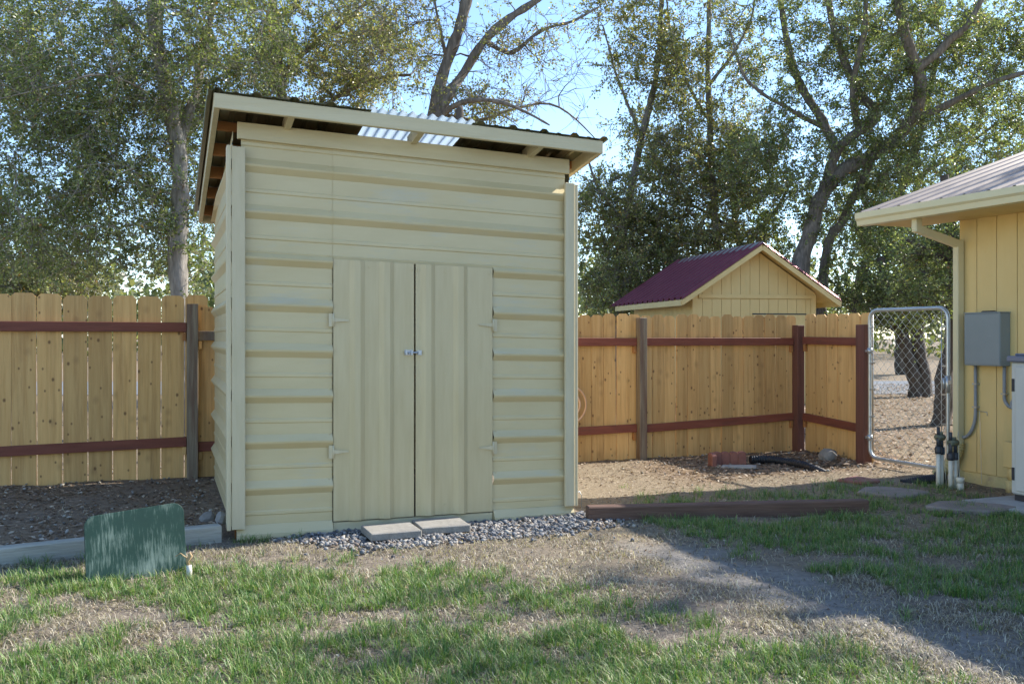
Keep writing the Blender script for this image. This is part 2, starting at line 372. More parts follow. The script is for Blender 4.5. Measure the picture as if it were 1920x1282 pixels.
# ------------------------------------------------------------------ ground
def fence_y(x): return 9.54 + 0.393 * x
def timber_y(x): return 6.10 + 0.62 * (x + 1.9)           # grey border timber left of the shed
def gz(x, y):
    x = np.asarray(x, float); y = np.asarray(y, float)
    h = 0.022 * (fbm(x, y, 1.3, 5) - 0.5) * 2 + 0.012 * (fbm(x, y, 6, 9, 3) - 0.5) * 2
    bed = sstep(0.0, 0.12, y - timber_y(x)) * sstep(-1.6, -2.0, x) * sstep(10.5, 9.0, y)
    h = h + 0.055 * bed + 0.02 * bed * (fbm(x, y, 3, 20) - 0.5)
    near = sstep(40, 14, np.hypot(x, y))
    return h * near
def zones(x, y):
    n = fbm(x, y, 1.1, 31) - 0.5; n2 = fbm(x, y, 3.5, 41) - 0.5
    mul = sstep(-0.05, 0.10, y - timber_y(x) + 0.1 * n2) * sstep(-1.5, -1.9, x) * np.clip(.75 + 1.6 * n + 1.2 * n2, .25, 1)
    fy = fence_y(x)
    mul = np.maximum(mul, sstep(2.1, 1.3, fy - y + 1.2 * n + 0.6 * n2) * sstep(1.1, 1.8, x + 0.8 * n) * (x < 4.2))
    mul = np.maximum(mul, 0.35 * sstep(0.5, 0.2, fy - y + 0.6 * n2) * (x > 0))
    far = sstep(0.0, 0.4, y - fy) * sstep(28, 20, y)
    mul = np.maximum(mul, 0.75 * far * sstep(-0.25, 0.1, n))
    s = (x - 1.05) * 0.87 + (y - 5.41) * 0.45
    pth = sstep(-0.28, -0.02, s + 0.35 * n2) * sstep(0.55, 0.2, s + 0.5 * n2) * sstep(3.2, 4.0, y) * sstep(6.2, 5.6, y)
    drt = sstep(6.0, 6.5, y + 0.5 * n) * sstep(0.2, 0.5, x) + 0.6 * sstep(5.0, 5.5, y + n) * sstep(-0.2, 0.4, x) * (x < 3)
    drt = np.clip(drt, 0, 1)
    return np.stack([np.clip(mul, 0, 1), np.clip(pth, 0, 1) * 0.85, drt], -1)

def axis(lo, hi, step, ends):
    a = list(np.arange(lo, hi + 1e-6, step)); s = step
    while a[-1] < ends[1]: s *= 1.25; a.append(a[-1] + s)
    s = step
    while a[0] > ends[0]: s *= 1.25; a.insert(0, a[0] - s)
    return np.array(a)
gxs = axis(-6.5, 7.0, 0.05, (-500, 500)); gys = axis(2.4, 11.5, 0.05, (-60, 700))
GX, GY = np.meshgrid(gxs, gys)
GZ = gz(GX, GY)
nx, ny = len(gxs), len(gys)
ii = (np.arange(ny - 1)[:, None] * nx + np.arange(nx - 1)[None, :]).ravel()
gm = np_mesh('ground', np.stack([GX, GY, GZ], -1), [np.stack([ii, ii + 1, ii + nx + 1, ii + nx], -1)], zones(GX.ravel(), GY.ravel()), True)
g = link('ground', gm, M['ground']); g['kind'] = 'structure'
mb = MB(); mb.grid([[(x, 21.4 + 0.02 * x + w, 0.012) for x in np.linspace(-70, 90, 30)] for w in (0, 6.4)])
r = mb.build('road', M['road']); r['kind'] = 'structure'

# ------------------------------------------------------------------ main shed
SH_ANG = math.atan2(0.349, 0.937)
shed = thing('storage_shed', 'cream metal-sided storage shed with double doors and sloping corrugated roof', 'shed', (-1.83, 6.125, 0), SH_ANG)
SW, SDP = 2.42, 2.40
def warp(p):
    x, y, z = p
    return (x, y, z - (0.010 + 0.0105 * z) * x * min(1, max(0, z) / 0.15))
def sb(mb, name, mt, parent=None, **k): return mb.build(name, mt, parent or shed, warp, **k)

RIB = [(-0.046, 0.0), (-0.006, -0.030), (0.006, -0.032), (0.045, -0.004), (0.05, 0.0)]
def profile(z0, z1, off=0.02):
    """list of (z, outward y) for ribbed sheet with ribs every 0.305 m"""
    pts = [(z0, 0.0)]
    k = int(z0 / 0.305)
    for i in range(k, k + 12):
        zb = 0.305 * i + off
        for dz, dy in RIB: pts.append((zb + dz, dy))
        for dz, dy in ((0.125, 0), (0.132, -0.006), (0.150, -0.006), (0.158, 0)): pts.append((zb + dz, dy))
    pts = [p for p in pts if z0 <= p[0] <= z1]
    return [(z0, 0.0 if pts[0][0] > z0 + .001 else pts[0][1])] + [p for p in pts if p[0] > z0 + .002] + [(z1, 0.0)]
def front_sheet(x0, x1, z0, z1, y):
    mb = MB(); pr = profile(z0, z1); xs = np.linspace(x0, x1, 9)
    dent = [random.uniform(-.0025, .0025) for _ in range(9)]
    mb.grid([[(x, y + dy + dent[j] * (1 if dy < -.02 else .5), z) for j, x in enumerate(xs)] for z, dy in pr])
    return mb
pa = sb(front_sheet(0.05, 0.648, 0.06, 1.885, 0.0), 'siding_panel', M['siding'], solid=.0015)
sb(front_sheet(1.802, 2.37, 0.06, 1.885, 0.0), 'siding_panel', M['siding'], solid=.0015)
sb(front_sheet(0.05, 0.665, 1.875, 2.66, 0.004), 'siding_panel', M['siding'], solid=.0015)
sb(front_sheet(0.652, 2.37, 1.872, 2.66, -0.002), 'siding_panel', M['siding'], solid=.0015)
def rooft(y): return 2.845 - 0.14 * (y + 0.25)          # underside of the roof sheet
def side_sheet(x, sgn):
    mb = MB(); pr = profile(0.06, 2.68); ys = np.linspace(0.03, SDP, 14)
    mb.grid([[(x + sgn * dy * -1 * -1, y, min(z, rooft(y) - 0.12)) for y in ys] for z, dy in pr])
    return mb
sb(side_sheet(0.0, 1), 'siding_panel', M['siding'], solid=.0015)
sb(side_sheet(SW, -1), 'siding_panel', M['siding'], solid=.0015)
mb = MB(); pr = profile(0.06, 2.35)
mb.grid([[(x, SDP - dy, z) for x in (0, SW)] for z, dy in pr]); sb(mb, 'siding_panel', M['siding'], solid=.0015)
# bottom skirts, sill, frieze, corner boards
for x0, x1 in ((0.02, 0.646), (1.804, 2.43)):
    mb = MB(); mb.prism([(-0.005, 0.085), (-0.012, 0.085), (-0.05, 0.03), (-0.052, 0.0), (-0.01, -0.04), (0.0, -0.04)], 'x', x0, x1); sb(mb, 'skirt_flashing', M['siding'])
mb = MB(); mb.box(0.65, 1.80, -0.012, 0.03, -0.04, 0.068); sb(mb, 'door_sill', M['trimh'], bevel=.004)
mb = MB(); mb.box(0.025, SW - 0.02, -0.026, 0.012, 2.625, 2.735); sb(mb, 'frieze_board', M['trimh'], bevel=.003)
mb = MB(); mb.box(-0.012, 0.072, -0.062, -0.034, 0.07, 2.565); sb(mb, 'corner_board', M['trim'], bevel=.003)
mb = MB(); mb.box(-0.043, -0.016, -0.058, 0.05, 0.065, 2.57); sb(mb, 'corner_board', M['trim'], bevel=.003)
mb = MB(); mb.box(2.352, 2.425, -0.062, -0.034, 0.09, 2.55); sb(mb, 'corner_board', M['trim'], bevel=.003)
mb = MB(); mb.box(2.430, 2.458, -0.050, 0.05, 0.085, 2.545); sb(mb, 'corner_board', M['trim'], bevel=.003)
mb = MB(); mb.box(0.012, SW - .012, 0.03, 0.07, -0.03, 0.05); sb(mb, 'base_plate', M['rawwood'])
# screws along the ribs
for zi in range(1, 9):
    for x in (0.625, 0.668, 1.1, 1.55, 1.825, 2.33):
        if 0.66 < x < 1.80 and zi < 7: continue
        z = 0.305 * zi + 0.065
        mb = MB(); mb.tube([(x, -0.004, z), (x, -0.0095, z)], .0055, 6); sb(mb, 'screw', M['siding'])
# doors
def door(x0, x1, ribs):
    mb = MB(); xs = [x0]
    prof = [(x0, -0.018)]
    for r_ in ribs:
        prof += [(r_ - 0.055, -0.018), (r_ - 0.022, -0.040), (r_ + 0.018, -0.040), (r_ + 0.052, -0.018)]
    prof.append((x1, -0.018))
    zs = [0.078, 0.5, 1.0, 1.5, 1.872]
    wv = [0, .002, -.002, .002, 0]
    mb.grid([[(x, y + wv[j], z) for (x, y) in prof] for j, z in enumerate(zs)])
    d = sb(mb, 'door', M['door'], solid=.0015)
    mb = MB(); mb.box(x0 + .01, x1 - .01, -0.012, 0.006, 0.09, 1.862); sb(mb, 'backing', M['dark'], d)
    return d
dl = door(0.652, 1.214, [0.815, 1.02]); dr = door(1.226, 1.796, [1.315, 1.555])
for d, zz, xx in ((dl, (0.16, 1.0, 1.83), (0.67, 0.9, 1.195)), (dr, (0.16, 1.1, 1.83), (1.245, 1.44, 1.775))):
    for z in zz:
        for x in xx: sb(MB().tube([(x, -.018, z), (x, -.024, z)], .006, 6), 'screw', M['siding'], d)
for d, xh, sg in ((dl, 0.650, 1), (dr, 1.798, -1)):
    for z in (0.555, 1.455):
        mb = MB(); mb.box(min(xh - sg*.03, xh - sg*.004), max(xh - sg*.03, xh - sg*.004), -.026, -.018, z - .045, z + .045)
        mb.tube([(xh, -.028, z - .045), (xh, -.028, z + .045)], .006, 8)
        mb.add([(xh, -.0275, z - .014), (xh + sg*.105, -.0275, z - .004), (xh + sg*.105, -.0275, z + .006), (xh, -.0275, z + .016),
                (xh, -.0215, z - .014), (xh + sg*.105, -.0215, z - .004), (xh + sg*.105, -.0215, z + .006), (xh, -.0215, z + .016)],
               [(0,1,2,3),(7,6,5,4),(0,4,5,1),(1,5,6,2),(2,6,7,3),(3,7,4,0)])
        sb(mb, 'hinge', M['trim'], d)
mb = MB(); mb.box(1.145, 1.205, -.026, -.018, 1.225, 1.262); mb.tube([(1.14, -.036, 1.243), (1.262, -.036, 1.243)], .007, 8)
mb.box(1.15, 1.162, -.042, -.024, 1.228, 1.258); mb.box(1.188, 1.2, -.042, -.024, 1.228, 1.258); mb.tube([(1.172, -.036, 1.243), (1.172, -.058, 1.232)], .005, 6)
sb(mb, 'bolt_latch', M['steel'], dl)
mb = MB(); mb.box(1.236, 1.268, -.028, -.018, 1.226, 1.26); mb.box(1.24, 1.262, -.044, -.026, 1.232, 1.254); sb(mb, 'keeper', M['steel'], dr)
# roof: purlins along the front, lookouts, fascia, barge boards, sheets
FX0, FX1, FY0, FY1 = -0.135, SW + 0.135, -0.262, SDP + 0.14
for y, hh in ((0.22, .06), (0.66, .088), (1.20, .088), (1.75, .088), (2.30, .088)):
    mb = MB(); zt = rooft(y) - 0.004
    mb.beam((FX0 + .03, y, zt - hh / 2), (FX1 - .03, y, zt - hh / 2), .04, hh); sb(mb, 'purlin', M['rawwood'], bevel=.002)
for x in (0.345, 1.21, 2.085):
    mb = MB(); mb.beam((x, FY0 + .025, rooft(FY0) - .055), (x, 0.076, rooft(.076) - .055), .042, .088); sb(mb, 'lookout', M['trimh'], bevel=.002)
mb = MB(); mb.box(FX0, FX1, FY0 - .014, FY0 + .024, rooft(FY0) - .098, rooft(FY0) - .004); sb(mb, 'fascia_board', M['trimh'], bevel=.004)
for x in (FX0 + .019, FX1 - .019):
    mb = MB(); mb.beam((x, FY0 + .026, rooft(FY0 + .026) - .052), (x, FY1, rooft(FY1) - .052), .036, .092); sb(mb, 'barge_board', M['trim'], bevel=.003)
mb = MB(); mb.box(FX0 + .04, FX1 - .04, FY1 - .036, FY1, rooft(FY1) - .1, rooft(FY1) - .008); sb(mb, 'fascia_board', M['trimh'])
def roof_sheet(x0, x1, kind):
    mb = MB()
    if kind == 'rib':
        prof = []; x = x0; k = 0
        prof.append((x0, 0.004))
        c = x0 + 0.06
        while c < x1 - .03:
            prof += [(c - .035, .004), (c - .015, .024), (c + .015, .024), (c + .035, .004)]
            if c + .11 < x1: prof += [(c + .09, .004), (c + .1, .009), (c + .12, .009), (c + .13, .004)]
            c += 0.235
        prof = [p for p in prof if p[0] <= x1] + [(x1, .004)]
    else:
        n = int((x1 - x0) / .0085); prof = [(x0 + (x1 - x0) * i / n, .018 + .011 * math.sin(2 * math.pi * i / 8.0)) for i in range(n + 1)]
    ys = np.linspace(FY0 - .028, FY1 + .03, 6)
    mb.grid([[(x, y, rooft(y) + z) for x, z in prof] for y in ys], kind != 'rib')
    return mb
sb(roof_sheet(FX0 - .035, 0.86, 'rib'), 'roof_sheet', M['greenmetal'], solid=.0015)
cs = sb(roof_sheet(0.845, 1.575, 'wave'), 'roof_light', M['clear'], solid=.0015); cs['label'] = 'clear corrugated fibreglass roof panel'
sb(roof_sheet(1.56, FX1 + .035, 'rib'), 'roof_sheet', M['greenmetal'], solid=.0015)
mb = MB(); mb.prism([(FX0 - .034, .008), (FX0 - .040, .008), (FX0 - .040, -.035), (FX0 - .034, -.035)], 'y', FY0 - .03, FY1 + .03)
mb.v = [(x, y, z + rooft(y)) for x, y, z in mb.v]; sb(mb, 'roof_edge_trim', M['greenmetal'])

# ------------------------------------------------------------------ fences
F_ANG = math.atan(0.393)
def picket_mesh(w, h, t=.016, ear=.03):
    mb = MB(); a = w / 2
    mb.prism([(-a, 0), (a, 0), (a, h - ear), (a - ear, h), (-a + ear, h), (-a, h - ear)], 'y', 0, t)
    me = bpy.data.meshes.new('picket'); me.from_pydata(mb.v, [], mb.f); me.update(); me.materials.append(M['cedar'])
    return me
def pickets(parent, x0, x1, pitch, w, h, y=0.022, skip=None):
    mes = [picket_mesh(w, h + d) for d in (-.008, 0, .006)]
    x = x0
    while x < x1:
        if not (skip and skip(x)):
            o = bpy.data.objects.new('picket', random.choice(mes)); COL.objects.link(o); o.parent = parent
            o.location = (x + w / 2, y + random.uniform(0, .003), random.uniform(-.012, .004)); o.rotation_euler = (random.uniform(-.004, .004), random.uniform(-.006, .006), random.uniform(-.01, .01))
        x += pitch
def fpart(parent, name, mt, b, bevel=.004):
    mb = MB(); mb.box(*b); return mb.build(name, mt, parent, bevel=bevel)
def rail(parent, xa, xb, za, zb, mt=None, h=.085, y0=-.018, y1=.020):
    mb = MB(); mb.beam((xa, (y0+y1)/2, za), (xb, (y0+y1)/2, zb), y1 - y0, h); return mb.build('rail', mt or M['red'], parent, bevel=.003)

def lx(X): return X / math.cos(F_ANG)         # world X -> distance along the fence line
fl = thing('board_fence', 'cedar board fence of wide dog-eared boards behind the grey border timber', 'fence', (0, 9.54, 0), F_ANG)
xa = lx(-2.88)
pickets(fl, lx(-6.8), xa - .02, 0.1975, 0.190, 1.70)
pickets(fl, xa + .01, lx(-0.4), 0.1975, 0.190, 1.615)
for px_ in (lx(-5.35), xa, lx(-1.0)):
    fpart(fl, 'post', M['oldpost'], (px_ - .047, px_ + .047, -.075, .019, -.2, 1.62))
for a, b_ in ((lx(-6.8), lx(-5.35) - .05), (lx(-5.35) + .05, xa - .05)):
    rail(fl, a, b_, 1.418, 1.412); rail(fl, a, b_, .345, .385)
    fpart(fl, 'block', M['rawwood'], (b_ - .035, b_ - .002, -.012, .019, 1.29, 1.368)); fpart(fl, 'block', M['cedar'], (b_ - .035, b_ - .002, -.012, .019, .27, .34))
for z, mt in ((1.335, M['oldpost']), (.335, M['red'])):
    rail(fl, xa + .05, lx(-1.0) - .05, z, z, mt); fpart(fl, 'block', M['cedar'], (xa + .052, xa + .085, -.012, .019, z - .12, z - .045))

fr = thing('board_fence', 'cedar board fence of narrow dog-eared boards behind the dirt bed', 'fence', (0, 9.54, 0), F_ANG)
xc = lx(3.30); xm = lx(1.385)
pickets(fr, lx(-0.38), xc - .03, 0.1475, 0.141, 1.575)
fpart(fr, 'post', M['oldpost'], (xm - .045, xm + .045, -.075, .019, -.2, 1.53))['label'] = 'grey weathered fence post'
fpart(fr, 'post', M['redpost'], (xc - .045, xc + .05, -.085, .019, -.2, 1.46))['label'] = 'red stained corner post'
for a, b_, z0, z1 in ((lx(-0.38), xm - .047, .315, .345), (xm + .047, xc - .047, .335, .405)):
    rail(fr, a, b_, 1.272, 1.272); rail(fr, a, b_, z0, z1)
    fpart(fr, 'block', M['rawwood'], (b_ - .04, b_ - .002, -.012, .019, 1.15, 1.227)); fpart(fr, 'block', M['rawwood'], (b_ - .04, b_ - .002, -.012, .019, z1 - .13, z1 - .046))
for z in (1.15, .27):
    fpart(fr, 'block', M['rawwood'], (xm + .049, xm + .08, -.012, .019, z, z + .07))

RET = math.atan2(-.925, .38)
fs = thing('board_fence', 'short return of cedar fence between the corner post and the gate', 'fence', (3.335, 10.80, 0), RET)
pickets(fs, 0.06, 1.0, 0.176, 0.170, 1.585, y=.024)
rail(fs, .06, 0.98, 1.285, 1.275); rail(fs, .06, 0.98, .41, .355)
fpart(fs, 'post', M['redpost'], (0.985, 1.105, -.09, .022, -.2, 1.455))['label'] = 'thick red stained gate post'
fpart(fs, 'block', M['rawwood'], (.06, .095, -.012, .022, 1.16, 1.24)); fpart(fs, 'block', M['rawwood'], (.06, .095, -.012, .022, .29, .365))

# ------------------------------------------------------------------ chain-link gate
gt = thing('chain_link_gate', 'galvanised chain-link gate hung between red post and yellow house', 'gate', (3.335 + .38 * 1.16, 10.80 - .925 * 1.16, 0), RET)
GW, Z0, Z1, CR = 1.0, 0.075, 1.60, 0.10
pts = arc((CR, -.06, Z0 + CR), CR, math.pi * 1.5, math.pi, 6)[0:] + arc((CR, -.06, Z1 - CR), CR, math.pi, math.pi * .5, 6) + arc((GW - CR, -.06, Z1 - CR), CR, math.pi * .5, 0, 6) + arc((GW - CR, -.06, Z0 + CR), CR, 0, -math.pi * .5, 6)
pts.append(pts[0])
MB().tube(pts, .019, 10, cap=False).build('frame', M['galv'], gt)
mb = MB(); pit = 0.048
k = 0; V = []; x = 0.03
P = []
while x < GW - .03:
    row = []; nz_ = int((Z1 + .03 - Z0) / pit)
    for i in range(nz_ + 1):
        sg = 1 if (i + len(P)) % 2 else -1
        row.append((x + sg * pit * .52, -.06 + .004 * sg, Z0 + .01 + i * pit))
    P.append(row); x += pit
V, F = tubes(np.array(P), np.full((len(P), len(P[0])), .0024), 4)
link('wire_mesh', np_mesh('wire_mesh', V, [F]), M['galv'], gt)
MB().tube([(GW - .075, -.06, Z0 + .02), (GW - .075, -.06, Z1 - .02)], .0045, 6).build('tension_bar', M['galv'], gt)
MB().tube([(.045, -.06, Z0 + .05), (.045, -.06, Z1 - .05)], .0045, 6).build('tension_bar', M['galv'], gt)
for z in (.28, 1.18):
    mb = MB(); mb.tube([(0, -.06, z - .03), (0, -.06, z + .03)], .027, 10); mb.beam((-.075, -.066, z), (.05, -.066, z), .012, .022); mb.tube([(-.075, -.085, z), (-.075, -.03, z)], .009, 6)
    mb.build('hinge_clamp', M['galv'], gt)
for z in (.5, .78, 1.05, 1.42):
    for xx in (.02, GW - .05):
        MB().beam((xx - .018, -.06, z), (xx + .042, -.06, z + .004), .03, .014).build('tension_band', M['galv'], gt)
mb = MB(); mb.tube([(GW, -.06, .80), (GW, -.06, .96)], .026, 10); mb.beam((GW - .03, -.075, .9), (GW + .06, -.075, .9), .012, .035); mb.tube([(GW - .02, -.09, .84), (GW - .02, -.09, .94)], .012, 8); mb.build('fork_latch', M['galv'], gt)
lp = thing('gate_post', 'thin galvanised latch post beside the house downspout', 'post', (3.335 + .38 * 2.235, 10.80 - .925 * 2.235, 0), RET)
MB().tube([(0, -.02, -.1), (0, -.02, 1.52)], .022, 10).build('pipe', M['galv'], lp)
MB().tube([(0, -.02, 1.52), (0, -.02, 1.535), (0, -.02, 1.55)], [.025, .022, .008], 10).build('cap', M['galv'], lp)

# ------------------------------------------------------------------ house on the right
HC = Vector((4.15, 8.65, 0))
def hw(x, y, z=0): return Vector((HC.x + .38 * x + .925 * y, HC.y - .925 * x + .38 * y, z))
house = thing('yellow_house', 'yellow board-sided house with ribbed metal roof and gutter', 'house', HC, RET)
HL, HD = 8.0, 6.4
mb = MB(); mb.box(0.0, HL, 0.012, HD, 0.05, 2.46); mb.build('wall', M['yellow'], house)
mb = MB(); mb.box(-.005, HL + .005, 0.004, HD + .005, -.2, 0.088); mb.build('foundation', M['yellowstucco'], house)
edges = [0.0, .19] + [.19 + .2085 * i for i in range(1, 38)]
for a, b_ in zip(edges[:-1], edges[1:]):
    mb = MB(); mb.box(a + .003, b_ - .003, -.004, 0.0115, 0.094, 2.44); mb.build('board', M['yellow'], house, bevel=.002)
edges = np.arange(0.01, HD, .2085)
for a, b_ in zip(edges[:-1], edges[1:]):
    mb = MB(); mb.box(-.012, -.0005, a + .003, b_ - .003, .094, 2.44); mb.build('board', M['yellow'], house)
SL = .34; EO, RO = .60, .58
def hz(y): return 2.505 + SL * (y + EO) if y < HD / 2 else 2.505 + SL * (HD + EO - y)
mb = MB(); mb.prism([(0.012, 2.44), (HD - .01, 2.44), (HD / 2, hz(HD / 2) - .12)], 'x', 0.0, .1); mb.build('gable', M['yellow'], house)
# gutter
gp = [(-EO + .02, 2.385), (-EO - .075, 2.385), (-EO - .085, 2.43), (-EO - .105, 2.45), (-EO - .105, 2.505), (-EO - .095, 2.505), (-EO - .095, 2.455), (-EO + .012, 2.40), (-EO + .012, 2.505), (-EO + .02, 2.505)]
mb = MB(); mb.prism(gp, 'x', -RO, HL + RO); mb.prism(gp[:5] + [(-EO + .02, 2.505)], 'x', -RO - .004, -RO); mb.build('gutter', M['gutter'], house)
mb = MB(); mb.box(-RO + .02, HL + RO, -EO + .022, -.002, 2.398, 2.41); mb.build('soffit', M['yellow'], house)
mb = MB(); mb.beam((-RO + .02, -EO + .03, 2.45), (-RO + .02, HD / 2, hz(HD / 2) - .06), .03, .12); mb.beam((-RO + .02, HD + EO, 2.45), (-RO + .02, HD / 2 + .01, hz(HD / 2) - .06), .03, .12); mb.build('barge_board', M['gutter'], house)
x = -RO - .02
while x < HL + RO:
    for s_ in (0, 1):
        prof = []; 
        for i in range(4):
            c = x + .03 + i * .24
            prof += [(c - .028, 0), (c - .012, .022), (c + .012, .022), (c + .028, 0)]
            if i < 3: prof += [(c + .1, 0), (c + .106, .005), (c + .134, .005), (c + .14, 0)]
        prof = prof[:-4] + [(x + .722, 0)]
        ys = (-EO - .05, HD / 2) if s_ == 0 else (HD + EO + .05, HD / 2)
        mb = MB(); mb.grid([[(a, y, hz(y) + .012 + h) for a, h in prof] for y in ys]); mb.build('roof_sheet', M['roofgrey'], house, solid=.001)
    x += .72
mb = MB(); mb.prism([(HD/2 - .18, hz(HD/2 - .18) + .04), (HD/2, hz(HD/2) + .06), (HD/2 + .18, hz(HD/2 - .18) + .04), (HD/2, hz(HD/2) + .045)], 'x', -RO - .02, HL + RO); mb.build('ridge_cap', M['roofgrey'], house)
# downspout
mb = MB()
def rect_pipe(pts, w, d):
    m_ = MB()
    for a, b_ in zip(pts[:-1], pts[1:]):
        m_.beam(a, b_, w, d, up=(1, 0, 0) if abs(Vector(b_)[2] - Vector(a)[2]) > .9 * (Vector(b_) - Vector(a)).length else (0, 0, 1))
    return m_
ds = rect_pipe([(.03, -.555, 2.40), (.03, -.555, 2.285)], .075, .06)
ds.beam((.031, -.585, 2.305), (.031, -.045, 2.175), .06, .07); ds.beam((.0305, -.052, 2.215), (.0305, -.052, .345), .078, .062, up=(1, 0, 0))
ds.build('downspout', M['gutter'], house, bevel=.006)
mb = MB(); n = 90; pp_ = []; rr_ = []
for i in range(n + 1):
    t = i / n; a = t * 1.1
    pp_.append((.03 - .16 * t ** 2.2, -.055 - .10 * t ** 2, .36 - .33 * t)); rr_.append(.052 + (.006 if (i // 3) % 2 else -.002))
mb.tube(pp_, rr_, 14).build('drain_adapter', mat('yellowed_plastic', (.42, .36, .17), (.5, .44, .22), 6, .5), house)

# meter box with conduits
mt_ = thing('meter_box', 'grey steel electrical box on the yellow house wall', 'electrical box', hw(.354, -.004, 1.07), RET)
mb = MB(); mb.box(-.187, .187, -.125, 0, 0, .465); mb.build('box', M['boxgrey'], mt_, bevel=.004)
mb = MB(); mb.box(-.190, .190, -.131, -.0, .466, .474); mb.build('top_lip', M['boxgrey'], mt_)
mb = MB(); mb.box(-.184, .184, -.130, -.126, .012, .455); mb.build('cover', M['boxgrey'], mt_, bevel=.002)
mb = MB(); mb.prism([(-.075, 0), (.075, 0), (.05, .014), (-.05, .014)], 'y', -.06, -.02); mb.v = [(x, y, z + .474) for x, y, z in mb.v]; mb.build('hub_plate', M['dark'], mt_)
cd = thing('conduit', 'grey conduit bending left below the electrical box', 'conduit', hw(.20, -.03, 1.07), RET)
pts = [(0, 0, 0), (0, 0, -.15), (0, 0, -.42)] + [(-.15 + .15 * math.cos(a), 0, -.42 - .25 * math.sin(a)) for a in np.linspace(.15, 1.35, 9)] + [(-.165, 0, -.672)]
MB().tube(pts, .0145, 10).build('pipe', M['conduit'], cd)
for z in (-.17, -.38): MB().box(-.022, .022, -.018, .024, z - .008, z + .008).build('strap', M['steel'], cd)
cd = thing('conduit', 'grey conduit bending right to a round fitting', 'conduit', hw(.505, -.035, 1.07), RET)
pts = [(0, 0, 0), (0, 0, -.15), (0, 0, -.27)] + [(.09 - .09 * math.cos(a), 0, -.27 - .09 * math.sin(a)) for a in np.linspace(.1, 1.45, 8)] + [(.14, 0, -.362)]
MB().tube(pts, .0145, 10).build('pipe', M['conduit'], cd)
MB().tube([(.13, -.03, -.325), (.13, .02, -.325)], .05, 14).build('round_fitting', M['conduit'], cd)
mb = MB(); mb.box(-.022, .022, -.018, .024, -.25, -.236); mb.build('strap', M['steel'], cd)
wr = thing('wire', 'thin wire hanging from a nail on the yellow wall', 'wire', hw(.235, -.012, 0), RET)
MB().tube([(-.02, 0, .655), (.08, -.01, .652), (.085, -.012, .62)], .003, 5).build('nail', M['steel'], wr)
MB().tube([(.0, -.008, .655), (.012, -.01, .4), (.02, -.012, .2), (.03, -.02, .03), (.06, -.05, .012)], .0022, 5).build('strand', M['pvc'], wr)
cb = thing('cleanout', 'yellow painted box and pipe stub against the house foundation', 'utility box', hw(.62, -.06, 0), RET)
mb = MB(); mb.box(-.06, .06, -.06, .05, .2, .42); mb.build('box', M['yellow'], cb, bevel=.004)
MB().tube([(0, 0, -.03), (0, 0, .09)], .062, 14).build('lower_pipe', M['yellowstucco'], cb)
MB().tube([(0, 0, .09), (0, 0, .2)], .048, 14).build('upper_pipe', M['yellow'], cb)
# resin cabinet at the frame edge
rc = thing('resin_cabinet', 'pale resin storage cabinet with blue-grey lid on concrete pad', 'cabinet', hw(1.085, -.66, .035), RET)
mb = MB(); mb.box(0, .75, 0, .55, .05, 1.09); mb.build('body', M['resin'], rc, bevel=.012)
mb = MB(); mb.box(-.02, .77, -.03, .57, 1.092, 1.14); mb.box(.02, .73, .01, .53, 1.14, 1.16); mb.build('lid', M['resinlid'], rc, bevel=.012)
mb = MB(); mb.box(.02, .73, .02, .53, 0, .05); mb.build('base', M['dark'], rc)
mb = MB(); mb.box(.05, .37, -.014, -.001, .08, 1.06); mb.build('door', M['resin'], rc, bevel=.006)
mb = MB(); mb.box(.385, .70, -.014, -.001, .08, 1.06); mb.build('door', M['resin'], rc, bevel=.006)
for z in (.16, .86):
    MB().box(.012, .034, -.006, .02, z, z + .1).build('hinge_slot_shade', M['dark'], rc)  # solid dark blocks whose colour stands in for shaded hinge indentations
pd = tag(MB().prism([(hw(.93, -1.02).x, hw(.93, -1.02).y), (hw(2.6, -1.02).x, hw(2.6, -1.02).y), (hw(2.6, -.02).x, hw(2.6, -.02).y), (hw(.93, -.02).x, hw(.93, -.02).y)], 'z', -.06, .035).build('concrete_pad', M['concrete'], bevel=.008),
         'flat concrete pad under the resin cabinet beside the house', 'concrete pad')

# ------------------------------------------------------------------ small shed beyond the fence
ss_ang = math.atan2(.2, .98)
ss = thing('garden_shed', 'small yellow gabled shed with red ribbed metal roof behind the fence', 'shed', (3.467, 17.9, 0), ss_ang)
W2, D2, ZE, ZA = 2.56, 3.4, 2.02, 3.10
def sroof(x):
    t = abs(x - W2 / 2) / (W2 / 2 + .36); return ZA + (ZE - ZA) * t
mb = MB(); mb.prism([(.012, 0), (W2 - .012, 0), (W2 - .012, sroof(0) - .06), (W2 / 2, ZA - .06), (.012, sroof(0) - .06)], 'y', .014, D2); mb.build('wall', M['yellow'], ss)
xs = np.arange(0, W2 + .01, .197)
for a, b_ in zip(xs[:-1], xs[1:]):
    zt = lambda x: sroof(x) - .07
    for z0, z1 in ((0.05, 2.06), (2.15, None)):
        pl = [(a + .004, z0), (b_ - .004, z0)]
        pl += [(b_ - .004, z1 or max(z0, zt(b_))), (a + .004, z1 or max(z0, zt(a)))] if not (a < W2/2 < b_ and z1 is None) else [(b_ - .004, zt(b_)), (W2/2, zt(W2/2)), (a + .004, zt(a))]
        if z1 is None and (zt(a) <= z0 and zt(b_) <= z0): continue
        mb = MB(); mb.prism(pl, 'y', 0, .0135); mb.build('board', M['yellow'], ss)
for y0 in np.arange(0.03, D2 - .1, .2):
    mb = MB(); mb.box(-.002, .0115, y0 + .004, y0 + .196, .05, sroof(0) - .06); mb.build('board', M['yellow'], ss)
mb = MB(); mb.box(.12, W2 - .02, -.022, -.001, 2.075, 2.15); mb.build('trim_board', M['yellow'], ss)
